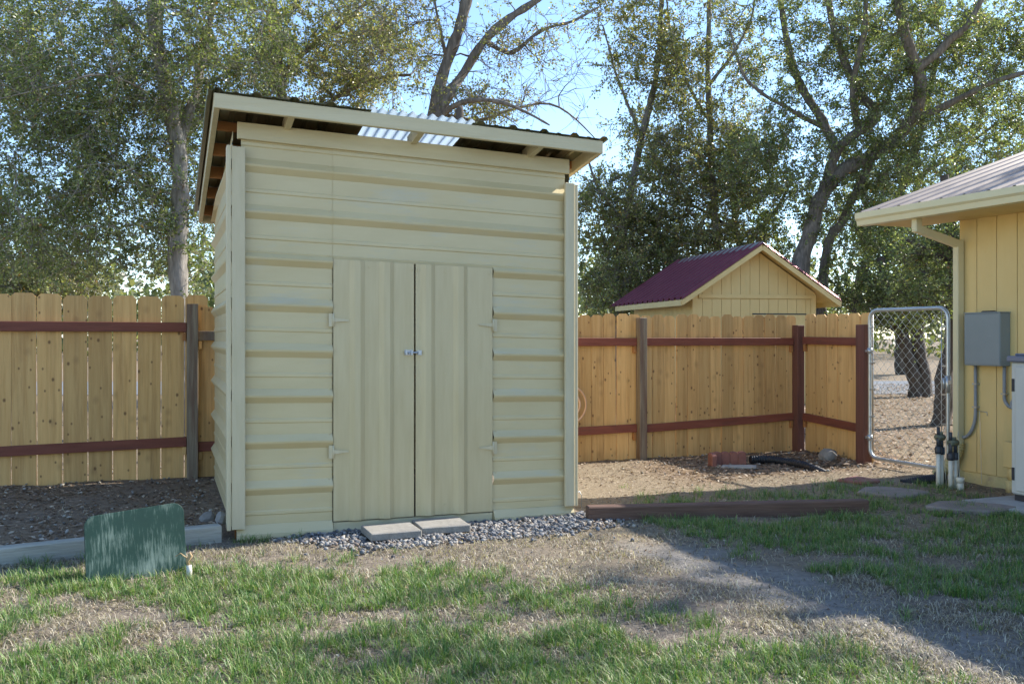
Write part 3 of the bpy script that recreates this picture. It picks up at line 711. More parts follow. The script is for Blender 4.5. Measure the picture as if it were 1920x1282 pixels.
mb = MB(); mb.box(-.012, .09, -.02, -.001, .02, sroof(0) - .1); mb.build('corner_board', M['yellow'], ss)
mb = MB(); mb.box(W2 - .09, W2 + .012, -.02, -.001, .02, sroof(0) - .1); mb.build('corner_board', M['yellow'], ss)
mb = MB(); mb.box(1.25, 2.35, -.016, -.001, .05, 1.76); mb.build('door', M['yellow'], ss)
mb = MB(); mb.box(1.23, 2.37, -.012, -.0005, 1.762, 1.785); mb.build('door_gap_shade', M['dark'], ss)  # raised dark strip, painted shade of the gap over the door
OV, EV = .33, .36
for sgn in (-1, 1):
    e = W2 / 2 + sgn * (W2 / 2 + EV)
    y = -OV
    while y < D2 + .3:
        prof = []
        for i in range(4):
            c = y + .03 + i * .305
            prof += [(c - .06, 0), (c - .022, .05), (c + .022, .05), (c + .06, 0)]
        prof = prof[:-3]
        mb = MB(); mb.grid([[(W2 / 2, a, ZA + .012 + h) for a, h in prof], [(e, a, ZE + .012 + h) for a, h in prof]]); mb.build('roof_sheet', M['roofred'], ss, solid=.001)
        y += .915
    mb = MB(); mb.add([(W2/2, -OV + .02, ZA), (e, -OV + .02, ZE), (e, D2 + .25, ZE), (W2/2, D2 + .25, ZA), (W2/2, -OV + .02, ZA - .02), (e, -OV + .02, ZE - .02), (e, D2 + .25, ZE - .02), (W2/2, D2 + .25, ZA - .02)],
                      [(0,1,2,3),(7,6,5,4),(0,4,5,1),(1,5,6,2),(2,6,7,3),(3,7,4,0)]); mb.build('roof_deck', M['yellow'], ss)
    mb = MB(); mb.beam((e, -OV - .005, ZE - .055), (e, D2 + .26, ZE - .055), .03, .10); mb.build('fascia_board', M['yellow'], ss)
    mb = MB(); mb.beam((W2/2, -OV + .002, ZA - .06), (e, -OV + .002, ZE - .06), .03, .09); mb.build('barge_board', M['yellow'], ss)
mb = MB(); mb.prism([(W2/2 - .16, sroof(W2/2 - .16) + .038), (W2/2, ZA + .055), (W2/2 + .16, sroof(W2/2 - .16) + .038), (W2/2, ZA + .04)], 'y', -OV - .01, D2 + .3); mb.build('ridge_cap', M['ridgegrey'], ss)

# ------------------------------------------------------------------ yard objects
def ground_z(x, y): return float(gz(np.array([x]), np.array([y]))[0])
# border timbers
tg = MB(); tg.beam((0, 0, .055), (3.4, 0, .055), .09, .125)
o = tg.build('border_timber', M['greytimber'], bevel=.008); o.location = (-1.90, 6.08, -.01); o.rotation_euler = (0, 0, math.pi + math.atan(.62))
tag(o, 'weathered grey border timber running from the shed corner', 'timber')
tb = MB(); tb.beam((0, 0, .05), (2.14, 0, .05), .10, .115)
o = tb.build('landscape_timber', M['browntimber'], bevel=.008); o.location = (.54, 6.73, 0); o.rotation_euler = (0, 0, math.atan2(.285, 2.14))
tag(o, 'dark brown landscape timber lying at the dirt bed edge', 'timber')
# green board
gb = MB(); w, h, cr = .535, .385, .06
poly = [(0, 0), (w, .0)] + [(w - cr + cr * math.cos(a), h + .01 - cr + cr * math.sin(a)) for a in np.linspace(0, math.pi / 2, 7)] + [(cr * .9 - cr * .9 * math.sin(a), h - .012 - cr + cr * math.cos(a)) for a in np.linspace(0, math.pi / 2, 7)]
gb.prism(poly, 'y', 0, .012)
o = gb.build('green_board', M['greenboard'], bevel=.002); o.location = (-2.27, 4.98, -.012); o.rotation_euler = (R(-9), 0, math.atan2(.36, .46))
tag(o, 'scuffed dark green board with rounded corners leaning in the grass', 'board')
st = thing('sprinkler_stub', 'short broken pale stub with dry stalk beside the green board', 'stub', (-1.79, 5.17, 0))
MB().tube([(0, 0, -.02), (.002, 0, .03), (0, .002, .062)], [.017, .016, .014], 9).build('pipe', M['pvc'], st)
mb = MB(); mb.tube([(0, 0, .05), (-.008, 0, .085), (.012, 0, .115), (.004, .0, .135)], [.008, .01, .012, .003], 6); mb.tube([(0, 0, .09), (-.05, .01, .125), (-.075, .0, .11)], [.006, .004, .002], 5); mb.build('stalk', M['straw'], st)

def stone_mesh(seed, sx, sy, sz):
    rs = np.random.default_rng(seed); import bmesh
    bm = bmesh.new(); bmesh.ops.create_icosphere(bm, subdivisions=2, radius=1)
    for v in bm.verts:
        d = 1 + .28 * (rs.random() - .5) + .2 * math.sin(v.co.x * 3 + seed) * math.cos(v.co.y * 2.3 + seed)
        v.co = Vector((v.co.x * sx * d, v.co.y * sy * d, v.co.z * sz * d))
    me = bpy.data.meshes.new('rock'); bm.to_mesh(me); bm.free(); me.materials.append(M['rock']); return me
for k, (x, y, sx, sy, sz, lab) in enumerate(((-2.10, 6.42, .055, .045, .045, 'tan rock by the shed corner behind the grey timber'), (-1.985, 6.36, .045, .04, .05, 'blue-grey rock touching the shed corner'),
                                (3.40, 10.06, .10, .08, .085, 'dark rounded rock against the short fence return'))):
    o = link('rock', stone_mesh(k + 3, sx, sy, sz), None); o.location = (x, y, ground_z(x, y) + sz * .5); tag(o, lab, 'rock')
# pavers
for (px_, py_, rz, lab) in ((.985, -.30, .02, 'concrete paver on the gravel set off from the door sill'), (1.345, -.235, -.03, 'concrete paver pushed closer to the door sill')):
    mb = MB(); mb.box(-.17, .17, -.15, .15, 0, .05); o = mb.build('paver', M['paver'], bevel=.006)
    o.location = Matrix.LocRotScale(shed.location, shed.rotation_euler, None) @ Vector((px_, py_, .012)); o.rotation_euler = (0, 0, SH_ANG + rz); tag(o, lab, 'paver')
# flagstones
def flag(cx, cy, pts, th, lab, mt='flag', rz=0):
    mb = MB(); mb.prism(pts, 'z', 0, th); o = mb.build('flagstone', M[mt], bevel=.012); o.location = (cx, cy, -.008); o.rotation_euler = (0, 0, rz); return tag(o, lab, 'flagstone')
flag(3.15, 8.52, [(-.2, -.02), (-.02, -.2), (.2, -.05), (.06, .2)], .04, 'small reddish square stepping stone by the gate', 'terracotta')
flag(3.19, 7.84, [(-.30, -.02), (-.1, -.24), (.05, -.25), (.30, -.06), (.22, .1), (.0, .24), (-.16, .2)], .045, 'grey many-sided stepping stone between timber and valve pipes')
flag(3.47, 7.12, [(-.33, .0), (-.16, -.15), (.06, -.23), (.14, -.2), (.36, -.05), (.30, .06), (.02, .22), (-.14, .2)], .05, 'large grey flagstone in front of the concrete pad')
# scalloped edging block, splash plate, drain pipe
eb = thing('edging_block', 'terracotta scalloped edging block standing by the fence', 'edging block', (2.27, 9.68, ground_z(2.27, 9.68) - .01), F_ANG * .35)
for i in range(4):
    c = -.14 + i * .088
    MB().prism([(c - .043, 0), (c + .043, 0), (c + .043, .125)] + [(c + .043 * math.cos(a), .125 + .022 * math.sin(a)) for a in np.linspace(.3, math.pi - .3, 6)] + [(c - .043, .125)], 'y', 0, .05).build('scallop', M['terracotta'], eb, bevel=.004)
MB().prism([(-.10, 0), (.04, 0), (.04, .13), (0, .145), (-.06, .14), (-.10, .115)], 'x', -.235, -.186).build('end_scallop', M['terracotta'], eb, bevel=.006)
o = MB().prism([(-.2, -.09), (.16, -.1), (.2, .05), (-.14, .07)], 'z', 0, .022).build('splash_plate', M['concrete'], bevel=.004); o.location = (2.30, 9.50, ground_z(2.3, 9.5)); tag(o, 'flat grey concrete plate before the terracotta edging', 'concrete plate')
def corr(name, lab, path, r):
    P = [Vector(p) for p in path]; pts = []
    n = 130
    for i in range(n + 1):
        t = i / n * (len(P) - 1); k = min(int(t), len(P) - 2); u = t - k
        p0 = P[max(k-1, 0)]; p1 = P[k]; p2 = P[k+1]; p3 = P[min(k+2, len(P)-1)]
        pts.append(.5 * ((2*p1) + (p2-p0)*u + (2*p0-5*p1+4*p2-p3)*u*u + (3*p1-p0-3*p2+p3)*u**3))
    rr = [r + (.005 if (i // 2) % 2 else -.002) for i in range(n + 1)]
    return tag(MB().tube(pts, rr, 12).build(name, M['blackpipe']), lab, 'drain pipe')
corr('drain_pipe', 'black corrugated drain pipe half buried along the corner fence', [(2.50, 9.80, .04), (2.72, 9.83, .035), (2.88, 9.70, .02), (3.0, 9.42, .012), (3.08, 9.15, -.03)], .042)
corr('drain_pipe', 'black corrugated drain pipe leaving the downspout by the valves', [tuple(hw(-.11, -.14, .045)), (3.9, 8.5, .035), (3.72, 8.47, .02), (3.55, 8.5, -.02)], .045)
# irrigation valves
vm = thing('irrigation_valves', 'cluster of white pipes with olive irrigation valves by the gate', 'valve manifold', (3.82, 8.18, 0))
for i, (x, y, zt) in enumerate(((-.070, .03, .30), (-.028, .06, .29), (.010, -.03, .25), (.066, .0, .25))):
    MB().tube([(x, y, -.05), (x, y, zt)], .0195, 12).build('riser_pipe', M['pvc'], vm)
    MB().tube([(x, y, zt), (x, y, zt + .015), (x, y, zt + .05), (x, y, zt + .065)], [.026, .03, .03, .022], 12).build('coupling', M['coupling'], vm)
    MB().tube([(x, y, zt + .06), (x, y, zt + .15)], .017, 10).build('nipple', M['coupling'], vm)
for x0, y0, x1, y1, z in ((-.070, .03, -.028, .06, .44), (.010, -.03, .066, .0, .40)):
    mx_, my_ = (x0 + x1) / 2, (y0 + y1) / 2
    MB().tube([(x0 - .012, y0, z), (x1 + .012, y1, z)], .03, 12).tube([(mx_, my_, z), (mx_, my_, z + .012)], .05, 14).tube([(mx_, my_, z + .012), (mx_, my_, z + .022)], .044, 14).tube([(mx_, my_, z + .022), (mx_, my_, z + .05)], .026, 12).build('valve_body', M['valve'], vm)
    MB().tube([(x0, y0, z + .02), (x0, y0, z + .095)], .014, 10).build('solenoid', M['coupling'], vm)
    MB().tube([(x1 + .01, y1 - .01, z + .04), (x1 + .02, y1 - .02, z + .1), (x1 + .015, y1 - .03, .2), (x1 + .03, y1 - .03, .0)], .0025, 5).build('control_wire', M['pvc'], vm)
o = thing('pipe_stub', 'short white capped pipe stub right of the valve pipes', 'pipe', (3.90, 8.12, 0))
MB().tube([(0, 0, -.03), (0, 0, .06)], .03, 12).build('pipe', M['pvc'], o); MB().tube([(0, 0, .06), (0, 0, .10), (0, 0, .105)], [.036, .036, .03], 12).build('cap', M['pvc'], o)
# star ornament on the fence, only its right side shows past the shed
so = thing('star_ornament', 'copper-coloured ringed star ornament hanging on the fence beside the shed', 'ornament', (0.585, 9.72, .62), F_ANG)
for r_ in (.195, .125):
    MB().tube(arc((0, -.02, 0), r_, 0, 2 * math.pi, 40), .011, 7, cap=False).build('ring', M['rust'], so)
mb = MB(); sp = [((.12 if i % 2 == 0 else .05) * math.sin(i * math.pi / 5), (.12 if i % 2 == 0 else .05) * math.cos(i * math.pi / 5)) for i in range(10)]
vs_ = [(0, -.03, 0)] + [(x, 0, z) for x, z in sp]; mb.add(vs_, [(0, i + 1, (i + 1) % 10 + 1) for i in range(10)]); mb.build('star', M['rust'], so, solid=.003)
wh = tag(MB().tube([(0, 0, -.05), (0, 0, .1), (.01, 0, .125), (.05, .02, .13), (.07, .03, .1), (.07, .03, -.05)], .003, 6).build('wire_hoop', M['galv']), 'small bent wire hoop stuck in dirt by the shed', 'wire hoop')
wh.location = (.47, 7.2, 0)

# ------------------------------------------------------------------ loose ground cover
SHM = np.array([[math.cos(SH_ANG), -math.sin(SH_ANG)], [math.sin(SH_ANG), math.cos(SH_ANG)]])
def shed_local(x, y):
    dx = x + 1.83; dy = y - 6.125; return dx * math.cos(SH_ANG) + dy * math.sin(SH_ANG), -dx * math.sin(SH_ANG) + dy * math.cos(SH_ANG)
def scatter(n, x0, x1, y0, y1, dens, r):
    x = r.uniform(x0, x1, n); y = r.uniform(y0, y1, n); k = r.random(n) < dens(x, y); return x[k], y[k]
def not_blocked(x, y):
    u, v = shed_local(x, y)
    ok = ~((u > -.02) & (u < SW + .02) & (v > -.015) & (v < SDP))
    hx = (x - HC.x) * .38 - (y - HC.y) * .925; hy = (x - HC.x) * .925 + (y - HC.y) * .38
    ok &= ~((hx > .9) & (hy > -1.05)) & ~((hx > -.1) & (hy > 0))
    a = math.atan2(.285, 2.14); dx = x - .54; dy = y - 6.73; p = dx * math.cos(a) + dy * math.sin(a); q = -dx * math.sin(a) + dy * math.cos(a)
    ok &= ~((p > -.02) & (p < 2.16) & (abs(q) < .06))
    return ok
# gravel
r = np.random.default_rng(21)
def gdens(x, y):
    u, v = shed_local(x, y)
    w = .30 + .40 * sstep(.3, .9, u) - .18 * sstep(1.9, 2.5, u)
    d = sstep(w + .12, w - .16, -v + .22 * (fbm(x, y, 4, 3) - .5)) * sstep(.15, .6, u + .3 * (fbm(x, y, 5, 8) - .5)) * sstep(2.75, 2.3, u) * (v < -.01)
    onp = (((abs(u - .985) < .17) & (abs(v + .30) < .15)) | ((abs(u - 1.345) < .17) & (abs(v + .235) < .15)))
    return np.where(onp, 0, np.clip(d + .012 * (v < -.01) * (v > -1.2) * (u > .3) * (u < 2.9), 0, 1))
gx, gy = scatter(17000, -1.8, 1.3, 5.0, 7.0, gdens, r)
ico = np.array([(0,0,1),(.894,0,.447),(.276,.851,.447),(-.724,.526,.447),(-.724,-.526,.447),(.276,-.851,.447),(.724,.526,-.447),(-.276,.851,-.447),(-.894,0,-.447),(-.276,-.851,-.447),(.724,-.526,-.447),(0,0,-1)])
icf = np.array([(0,1,2),(0,2,3),(0,3,4),(0,4,5),(0,5,1),(1,6,2),(2,7,3),(3,8,4),(4,9,5),(5,10,1),(2,6,7),(3,7,8),(4,8,9),(5,9,10),(1,10,6),(6,11,7),(7,11,8),(8,11,9),(9,11,10),(10,11,6)])
def stones(gx, gy, smin, smax, pal, r, name, parent=None):
    n = len(gx); s = r.uniform(smin, smax, n)
    sc = np.stack([r.uniform(.7, 1.3, n), r.uniform(.6, 1.0, n), r.uniform(.4, .8, n)], -1) * s[:, None]
    V = ico[None] * (1 + r.uniform(-.25, .25, (n, 12, 1))) * sc[:, None, :]
    a = r.uniform(0, 6.28, n); ca, sa = np.cos(a)[:, None], np.sin(a)[:, None]
    t = r.uniform(-.5, .5, n)[:, None]
    V[..., 2] += V[..., 0] * t
    X = V[..., 0] * ca - V[..., 1] * sa; Y = V[..., 0] * sa + V[..., 1] * ca
    V = np.stack([X + gx[:, None], Y + gy[:, None], V[..., 2] + (gz(gx, gy) + s * .28 + r.uniform(0, .012, n))[:, None]], -1)
    F = (np.arange(n)[:, None, None] * 12 + icf[None]).reshape(-1, 3)
    c = np.array(pal)[r.integers(0, len(pal), n)] * r.uniform(.7, 1.25, (n, 1)); c = np.repeat(c, 12, 0)
    o = link(name, np_mesh(name, V.reshape(-1, 3), [F], c), M['stone'], parent); return o
kk = r.random(len(gx)); gx, gy = gx[kk < .9], gy[kk < .9]
o = stones(gx, gy, .006, .021, [(.17, .17, .175), (.26, .25, .24), (.13, .14, .155), (.36, .33, .28), (.21, .17, .14), (.10, .10, .11)], r, 'gravel'); o['kind'] = 'stuff'
tag(o, 'grey crushed gravel spread before the shed doors', 'gravel')
# pebbles in mulch
def mdens(x, y): return zones(x, y)[..., 0] * not_blocked(x, y) * .8
px1, py1 = scatter(2600, -5.2, 4.4, 5.2, 11, mdens, r)
o = stones(px1, py1, .006, .02, [(.3, .27, .22), (.38, .35, .3), (.2, .18, .16)], r, 'pebbles'); o['kind'] = 'stuff'; tag(o, 'pale pebbles strewn among the mulch', 'pebbles')
# dead leaves and chips
def leaf_litter(x, y, r, smin, smax, pal, name, lab, lift=.012, z=None):
    n = len(x); s = r.uniform(smin, smax, n); a = r.uniform(0, 6.28, n)
    ax = np.stack([np.cos(a), np.sin(a), r.uniform(-.35, .35, n)], -1); wx = np.stack([-np.sin(a), np.cos(a), r.uniform(-.5, .5, n)], -1)
    c = np.stack([x, y, (gz(x, y) if z is None else z) + r.uniform(.002, lift, n)], -1)
    V = np.stack([c - ax * s[:, None], c + wx * s[:, None] * .5 + [0, 0, .004], c + ax * s[:, None], c - wx * s[:, None] * .5 + [0, 0, .004]], 1)
    F = np.arange(n * 4).reshape(n, 4); F = np.concatenate([F[:, [0, 1, 2]], F[:, [0, 2, 3]]])
    col = np.repeat(np.array(pal)[r.integers(0, len(pal), n)] * r.uniform(.6, 1.3, (n, 1)), 4, 0)
    o = link(name, np_mesh(name, V.reshape(-1, 3), [F], col), M['litter']); o['kind'] = 'stuff'; return tag(o, lab, 'leaves')
BR = [(.24, .165, .11), (.34, .25, .17), (.15, .11, .08), (.46, .38, .28), (.28, .21, .15)]
lx_, ly_ = scatter(42000, -5.5, 4.5, 5.0, 12, lambda x, y: np.clip(zones(x, y)[..., 0], 0, 1) * not_blocked(x, y) * .95 * (y < fence_y(x)), r)
leaf_litter(lx_, ly_, r, .010, .026, BR, 'leaf_litter', 'brown dead leaves and chips covering the beds')
lx_, ly_ = scatter(9000, -3.2, 3.8, 2.8, 7.6, lambda x, y: .35 * not_blocked(x, y), r)
leaf_litter(lx_, ly_, r, .004, .014, [(.30, .20, .11), (.38, .29, .19), (.20, .13, .08), (.12, .09, .06), (.48, .42, .33)], 'fallen_leaves', 'scattered fallen leaves on the thin lawn', .02)
lx_, ly_ = scatter(30000, 2, 14, 9.5, 26, lambda x, y: sstep(.2, .6, y - np.where(x > 3.3, 9.0, fence_y(x))) * .8 * not_blocked(x, y), r)
leaf_litter(lx_, ly_, r, .02, .045, BR + [(.36, .25, .17)], 'leaf_litter', 'brown leaf litter under the trees beyond the gate', .03)

lx_, ly_ = scatter(26000, .2, 4.2, 5.6, 11, lambda x, y: np.clip(zones(x, y)[..., 2] * (.10 + 1.1 * np.clip(fbm(x, y, 1.7, 66) - .42, 0, 1)), 0, 1) * not_blocked(x, y) * (y < fence_y(x)), r)
leaf_litter(lx_, ly_, r, .006, .018, BR + [(.38, .31, .21)], 'leaf_litter', 'crumbled leaf bits thinly scattered over the bare dirt', .008)

# grass
def lawn_d(x, y):
    n = fbm(x, y, 1.5, 51) - .5; n2 = fbm(x, y, 4.2, 61) - .5
    b = 5.45 - .95 * np.clip(x + .3, 0, 9)
    d1 = sstep(.25, -.45, y - b + .9 * n) * np.clip(.62 + .30 * sstep(4.6, 3.4, y) + 3.2 * n + 3.6 * n2, 0, 1)
    s = (x - 1.05) * .87 + (y - 5.41) * .45
    d2 = sstep(.22, .6, s + .5 * n2) * sstep(8.4, 6.9, y) * np.clip(.56 + 2.8 * n + 3.6 * n2, 0, 1) * (x > .9)
    d3 = .5 * sstep(.3, .1, np.hypot(x - 3.8, (y - 8.25))) + .8 * sstep(.55, .15, np.hypot((x - 3.0) * .8, (y - 8.1))) * np.clip(.4 + 2 * n2, 0, 1)
    d4 = .35 * sstep(.14, .04, abs(y - (timber_y(x) - .12))) * (x < -1.6) * np.clip(.3 + 3 * n2, 0, 1)
    u, v = shed_local(x, y)
    d5 = .5 * ((v < -.05) & (v > -.2) & (u > .05) & (u < .75)) * np.clip(.3 + 3 * n2, 0, 1)
    return np.clip(np.maximum.reduce([d1, d2, d3, d4, d5]), 0, 1) * not_blocked(x, y) * (1 - .9 * gdens(x, y))
def blades(x, y, r, hmin, hmax, wid, pal, lean, name, lab, ang=None):
    n = len(x); h = r.uniform(hmin, hmax, n) * (.75 + .5 * fbm(x, y, 3, 77)); a = r.uniform(0, 6.28, n) if ang is None else ang + r.normal(0, .6, n); l = (r.uniform(.1, 1, n) ** .7 if ang is not None else r.uniform(.72, 1, n)) * lean
    d = np.stack([np.cos(a), np.sin(a), np.zeros(n)], -1); w = np.stack([-np.sin(a), np.cos(a), np.zeros(n)], -1) * (wid * r.uniform(.7, 1.3, n))[:, None]
    b = np.stack([x, y, gz(x, y) - .004], -1); up = np.array([0, 0, 1.0])
    m_ = b + d * (h * l * .35)[:, None] + up * (h * .6 * np.sqrt(np.clip(1 - (l * .6) ** 2, .05, 1)))[:, None]
    t = b + d * (h * l)[:, None] + up * (h * np.sqrt(np.clip(1 - (l * .85) ** 2, .01, 1)))[:, None]
    V = np.stack([b - w, b + w, m_ - w * .8, m_ + w * .8, t], 1)
    i = np.arange(n) * 5
    Q = np.stack([i, i + 1, i + 3, i + 2], -1); T = np.stack([i + 2, i + 3, i + 4], -1)
    c = np.array(pal)[r.integers(0, len(pal), n)] * r.uniform(.75, 1.3, (n, 1))
    c = np.repeat(c, 5, 0)
    o = link(name, np_mesh(name, V.reshape(-1, 3), [Q, T], c), M['grass']); o['kind'] = 'stuff'; return tag(o, lab, 'grass')
r = np.random.default_rng(5)
GR = [(.10, .20, .04), (.14, .24, .05), (.07, .16, .038), (.19, .28, .075), (.30, .31, .13)]
x, y = scatter(33000, -3.4, 4.2, 2.6, 8.6, lawn_d, r)
nb_ = r.integers(9, 24, len(x)); tx = np.repeat(x, nb_); ty = np.repeat(y, nb_); ta = r.uniform(0, 6.28, len(tx)); tr_ = np.abs(r.normal(0, .022, len(tx)))
x = tx + tr_ * np.cos(ta); y = ty + tr_ * np.sin(ta)
k = not_blocked(x, y) & (r.random(len(x)) < np.clip(1.15 - .12 * (y - 2.6), .4, 1)); x, y, ta = x[k], y[k], ta[k]
blades(x, y, r, .030, .085, .0017, GR, 1.1, 'lawn_grass', 'patchy green lawn grass in tufts', ta)
DR = [(.38, .32, .23), (.24, .195, .14), (.54, .48, .37), (.13, .105, .08), (.33, .29, .22), (.46, .40, .30)]
def dead_d(x, y):
    z = zones(x, y); return np.clip(.95 - z[..., 0] * 1.2 - .7 * z[..., 1] - .5 * z[..., 2], .0, 1) * sstep(7.2, 6.2, y) * not_blocked(x, y) * (1 - gdens(x, y)) * np.clip(.65 + 2.5 * (fbm(x, y, 3, 91) - .5), .15, 1)
x, y = scatter(330000, -3.4, 4.0, 2.6, 7.2, dead_d, r)
k = r.random(len(x)) < np.clip(1.1 - .15 * (y - 2.6), .3, 1); x, y = x[k], y[k]
blades(x, y, r, .018, .055, .0019, DR, 1.168, 'dead_grass', 'flattened dead straw-coloured grass over the lawn')

# ------------------------------------------------------------------ trees
def smooth_path(pts, step):
    P = [Vector(p) for p in pts]; out = []
    for k in range(len(P) - 1):
        p0 = P[max(k-1, 0)]; p1 = P[k]; p2 = P[k+1]; p3 = P[min(k+2, len(P)-1)]
        n = max(2, int((p2 - p1).length / step))
        for i in range(n):
            u = i / n
            out.append(.5 * ((2*p1) + (p2-p0)*u + (2*p0-5*p1+4*p2-p3)*u*u + (3*p1-p0-3*p2+p3)*u**3))
    out.append(P[-1]); return np.array([tuple(p) for p in out])

LEAFG = [(.11, .145, .05), (.145, .18, .065), (.18, .205, .085), (.09, .12, .045), (.25, .26, .14), (.15, .17, .085)]
LEAFY = [(.19, .20, .075), (.23, .235, .10), (.155, .18, .065), (.29, .27, .14), (.14, .155, .06), (.24, .19, .10)]
def make_tree(name, label, limbs, crowns, seed, leaf=.045, twigs=7, lpt=16, pal=None, bark='bark', spread=.42, loc=None, group=None, bare=None, lsides=10):
    """limbs: (points, r0, r1); crowns: (centre, radii, number of leaf sprays)"""
    r = np.random.default_rng(seed)
    base = Vector(limbs[0][0][0]); base.z = 0
    t = thing(name, label, 'tree', base, 0, group)
    o0 = np.array(tuple(base))
    TV, TF, nv = [], [], 0
    pos = []; rad = []
    for pts, r0, r1 in limbs:
        P = smooth_path(pts, max(.12, r0 * .8)); n = len(P)
        k = np.linspace(0, 1, n); rr = r0 + (r1 - r0) * k
        wob = np.stack([np.interp(k * 9, range(10), r.normal(0, 1, 10)) for _ in range(3)], -1) * (rr[:, None] * .22)
        wob[0] = 0; P = P + wob
        rr = rr * (1 + .10 * r.normal(0, 1, n))
        if len(pos) == 0: rr[:3] *= np.array([1.35, 1.15, 1.05])[:min(3, n)]
        V, F = tubes(P[None], rr[None], lsides)
        V = V + (r.normal(0, 1, V.shape) * .04 * np.repeat(rr, lsides)[:, None])
        TV.append(V); TF.append(F + nv); nv += len(V)
        z0 = max(0, int(n * .25)) if len(pos) == 0 else 0
        pos += [tuple(p) for p in P[z0:]]; rad += list(rr[z0:])
    pos = np.array(pos); rad = np.array(rad)
    C = []
    crowns = [(c, rd, int(n * 1.55)) for c, rd, n in crowns]
    for c, rd, n in crowns:
        d = r.normal(0, 1, (n, 3)); d /= np.linalg.norm(d, axis=1)[:, None]
        d *= (r.random((n, 1)) ** (1 / 2.4)); C.append(np.array(tuple(c)) + d * np.array(rd))
    if bare:
        for c, rd, n in bare:
            d = r.normal(0, 1, (n, 3)); d /= np.linalg.norm(d, axis=1)[:, None]; C.append(np.array(tuple(c)) + d * np.array(rd) * r.random((n, 1)) ** .5)
    nleafy = sum(c[2] for c in crowns)
    C = np.concatenate(C); flag_ = np.arange(len(C)) < nleafy
    C[:, 2] = np.maximum(C[:, 2], .5)
    dm = np.array([np.min(np.linalg.norm(pos - c, axis=1)) for c in C])
    groups = {}; tb, td, leafy = [], [], []
    for i in np.argsort(dm):
        c = C[i]; d = np.linalg.norm(pos - c, axis=1) + .35 * np.clip(pos[:, 2] - c[2], 0, 9) + .25 * (rad < .007)
        j = int(np.argmin(d)); p0 = pos[j]; v = c - p0; ln = np.linalg.norm(v)
        if ln < .05: continue
        m_ = max(4, min(12, int(ln / .16) + 2)); u = np.linspace(0, 1, m_)[:, None]
        c1 = p0 + v * .35 + r.normal(0, .16, 3) * ln + np.array([0, 0, .14 * ln]); c2 = p0 + v * .72 + r.normal(0, .12, 3) * ln
        P = (1-u)**3 * p0 + 3*(1-u)**2*u * c1 + 3*(1-u)*u*u * c2 + u**3 * c
        P[1:-1] += r.normal(0, .018, (m_ - 2, 3))
        ra = min(.75 * rad[j], .008 + .017 * ln); rr = np.linspace(ra, .0035, m_)
        groups.setdefault(m_, []).append((P, rr))
        pos = np.concatenate([pos, P[1:]]); rad = np.concatenate([rad, rr[1:]])
        k = twigs if flag_[i] else 5
        e = P[-1] - P[-2]; e /= np.linalg.norm(e) + 1e-9
        for q in range(k):
            w_ = r.uniform(.45, 1); a = int(w_ * (m_ - 1)); bb = P[a] + (P[min(a + 1, m_ - 1)] - P[a]) * r.random()
            dd = e * .6 + r.normal(0, .75, 3); dd /= np.linalg.norm(dd) + 1e-9
            tb.append(bb); td.append(dd); leafy.append(flag_[i])
    for m_, lst in groups.items():
        V, F = tubes(np.array([g_[0] for g_ in lst]), np.array([g_[1] for g_ in lst]), 5); TV.append(V); TF.append(F + nv); nv += len(V)
    tb = np.array(tb); td = np.array(td); leafy = np.array(leafy); n = len(tb)
    L_ = r.uniform(.5, 1.1, n) * spread
    tt = np.array([0, .5, 1.0]); side = r.normal(0, .22, (n, 3))
    def twig(t): return tb[:, None, :] + td[:, None, :] * (L_[:, None] * t)[..., None] + side[:, None, :] * (L_[:, None] * t * t)[..., None] + np.array([0, 0, -.18]) * (L_[:, None] * t * t)[..., None]
    P = twig(np.repeat(tt[None], n, 0)); V, F = tubes(P, np.repeat([[.0046, .0034, .0018]], n, 0) * (leaf / .045), 3); TV.append(V); TF.append(F + nv); nv += len(V)
    link('trunk', np_mesh('trunk', np.concatenate(TV) - o0, [np.concatenate(TF)], None, True), M[bark], t)
    keep = np.where(leafy)[0]
    if len(keep):
        tpar = r.uniform(.15, 1.05, (n, lpt)); LP = twig(tpar)[keep].reshape(-1, 3); D = np.repeat(td[keep], lpt, 0); nl = len(LP)
        LP = LP + r.normal(0, .020 * leaf / .045, (nl, 3))
        ax = D * .5 + r.normal(0, .7, (nl, 3)); ax /= np.linalg.norm(ax, axis=1)[:, None]
        nr = r.normal(0, .8, (nl, 3)) + np.array([0, 0, .55]); wx = np.cross(ax, nr); wx /= np.linalg.norm(wx, axis=1)[:, None] + 1e-9
        up = np.cross(wx, ax)
        s = leaf * r.uniform(.6, 1.25, nl)[:, None]
        V = np.stack([LP, LP + ax * s * .45 + wx * s * .30 + up * s * .06, LP + ax * s, LP + ax * s * .45 - wx * s * .30 + up * s * .06], 1)
        b = np.arange(nl) * 4; F = np.concatenate([np.stack([b, b + 1, b + 2], -1), np.stack([b, b + 2, b + 3], -1)])
        pal_ = np.array(pal or LEAFG)
        cl = np.repeat(r.uniform(.85, 1.4, len(keep)), lpt)
        c = pal_[r.integers(0, len(pal_), nl)] * r.uniform(.75, 1.25, (nl, 1)) * cl[:, None]
        br = r.random(nl) < .015; c[br] = np.array([.30, .17, .05]) * r.uniform(.6, 1.2, (br.sum(), 1))
        link('crown', np_mesh('crown', V.reshape(-1, 3) - o0, [F], np.repeat(c, 4, 0)), M['leaf'], t)
    return t
def lp(Y, pts): return [tuple(at(p[0], p[1], Y + (p[2] if len(p) > 2 else 0))) for p in pts]
def cr(Y, px, py, rx, ry, n, dz=1.6, dy=0): 
    k = (Y + dy) / FPX; return (at(px, py, Y + dy), (rx * k, dz, ry * k), n)
def gb_(Y): return 632 + (CAM_H + .1) * FPX / Y

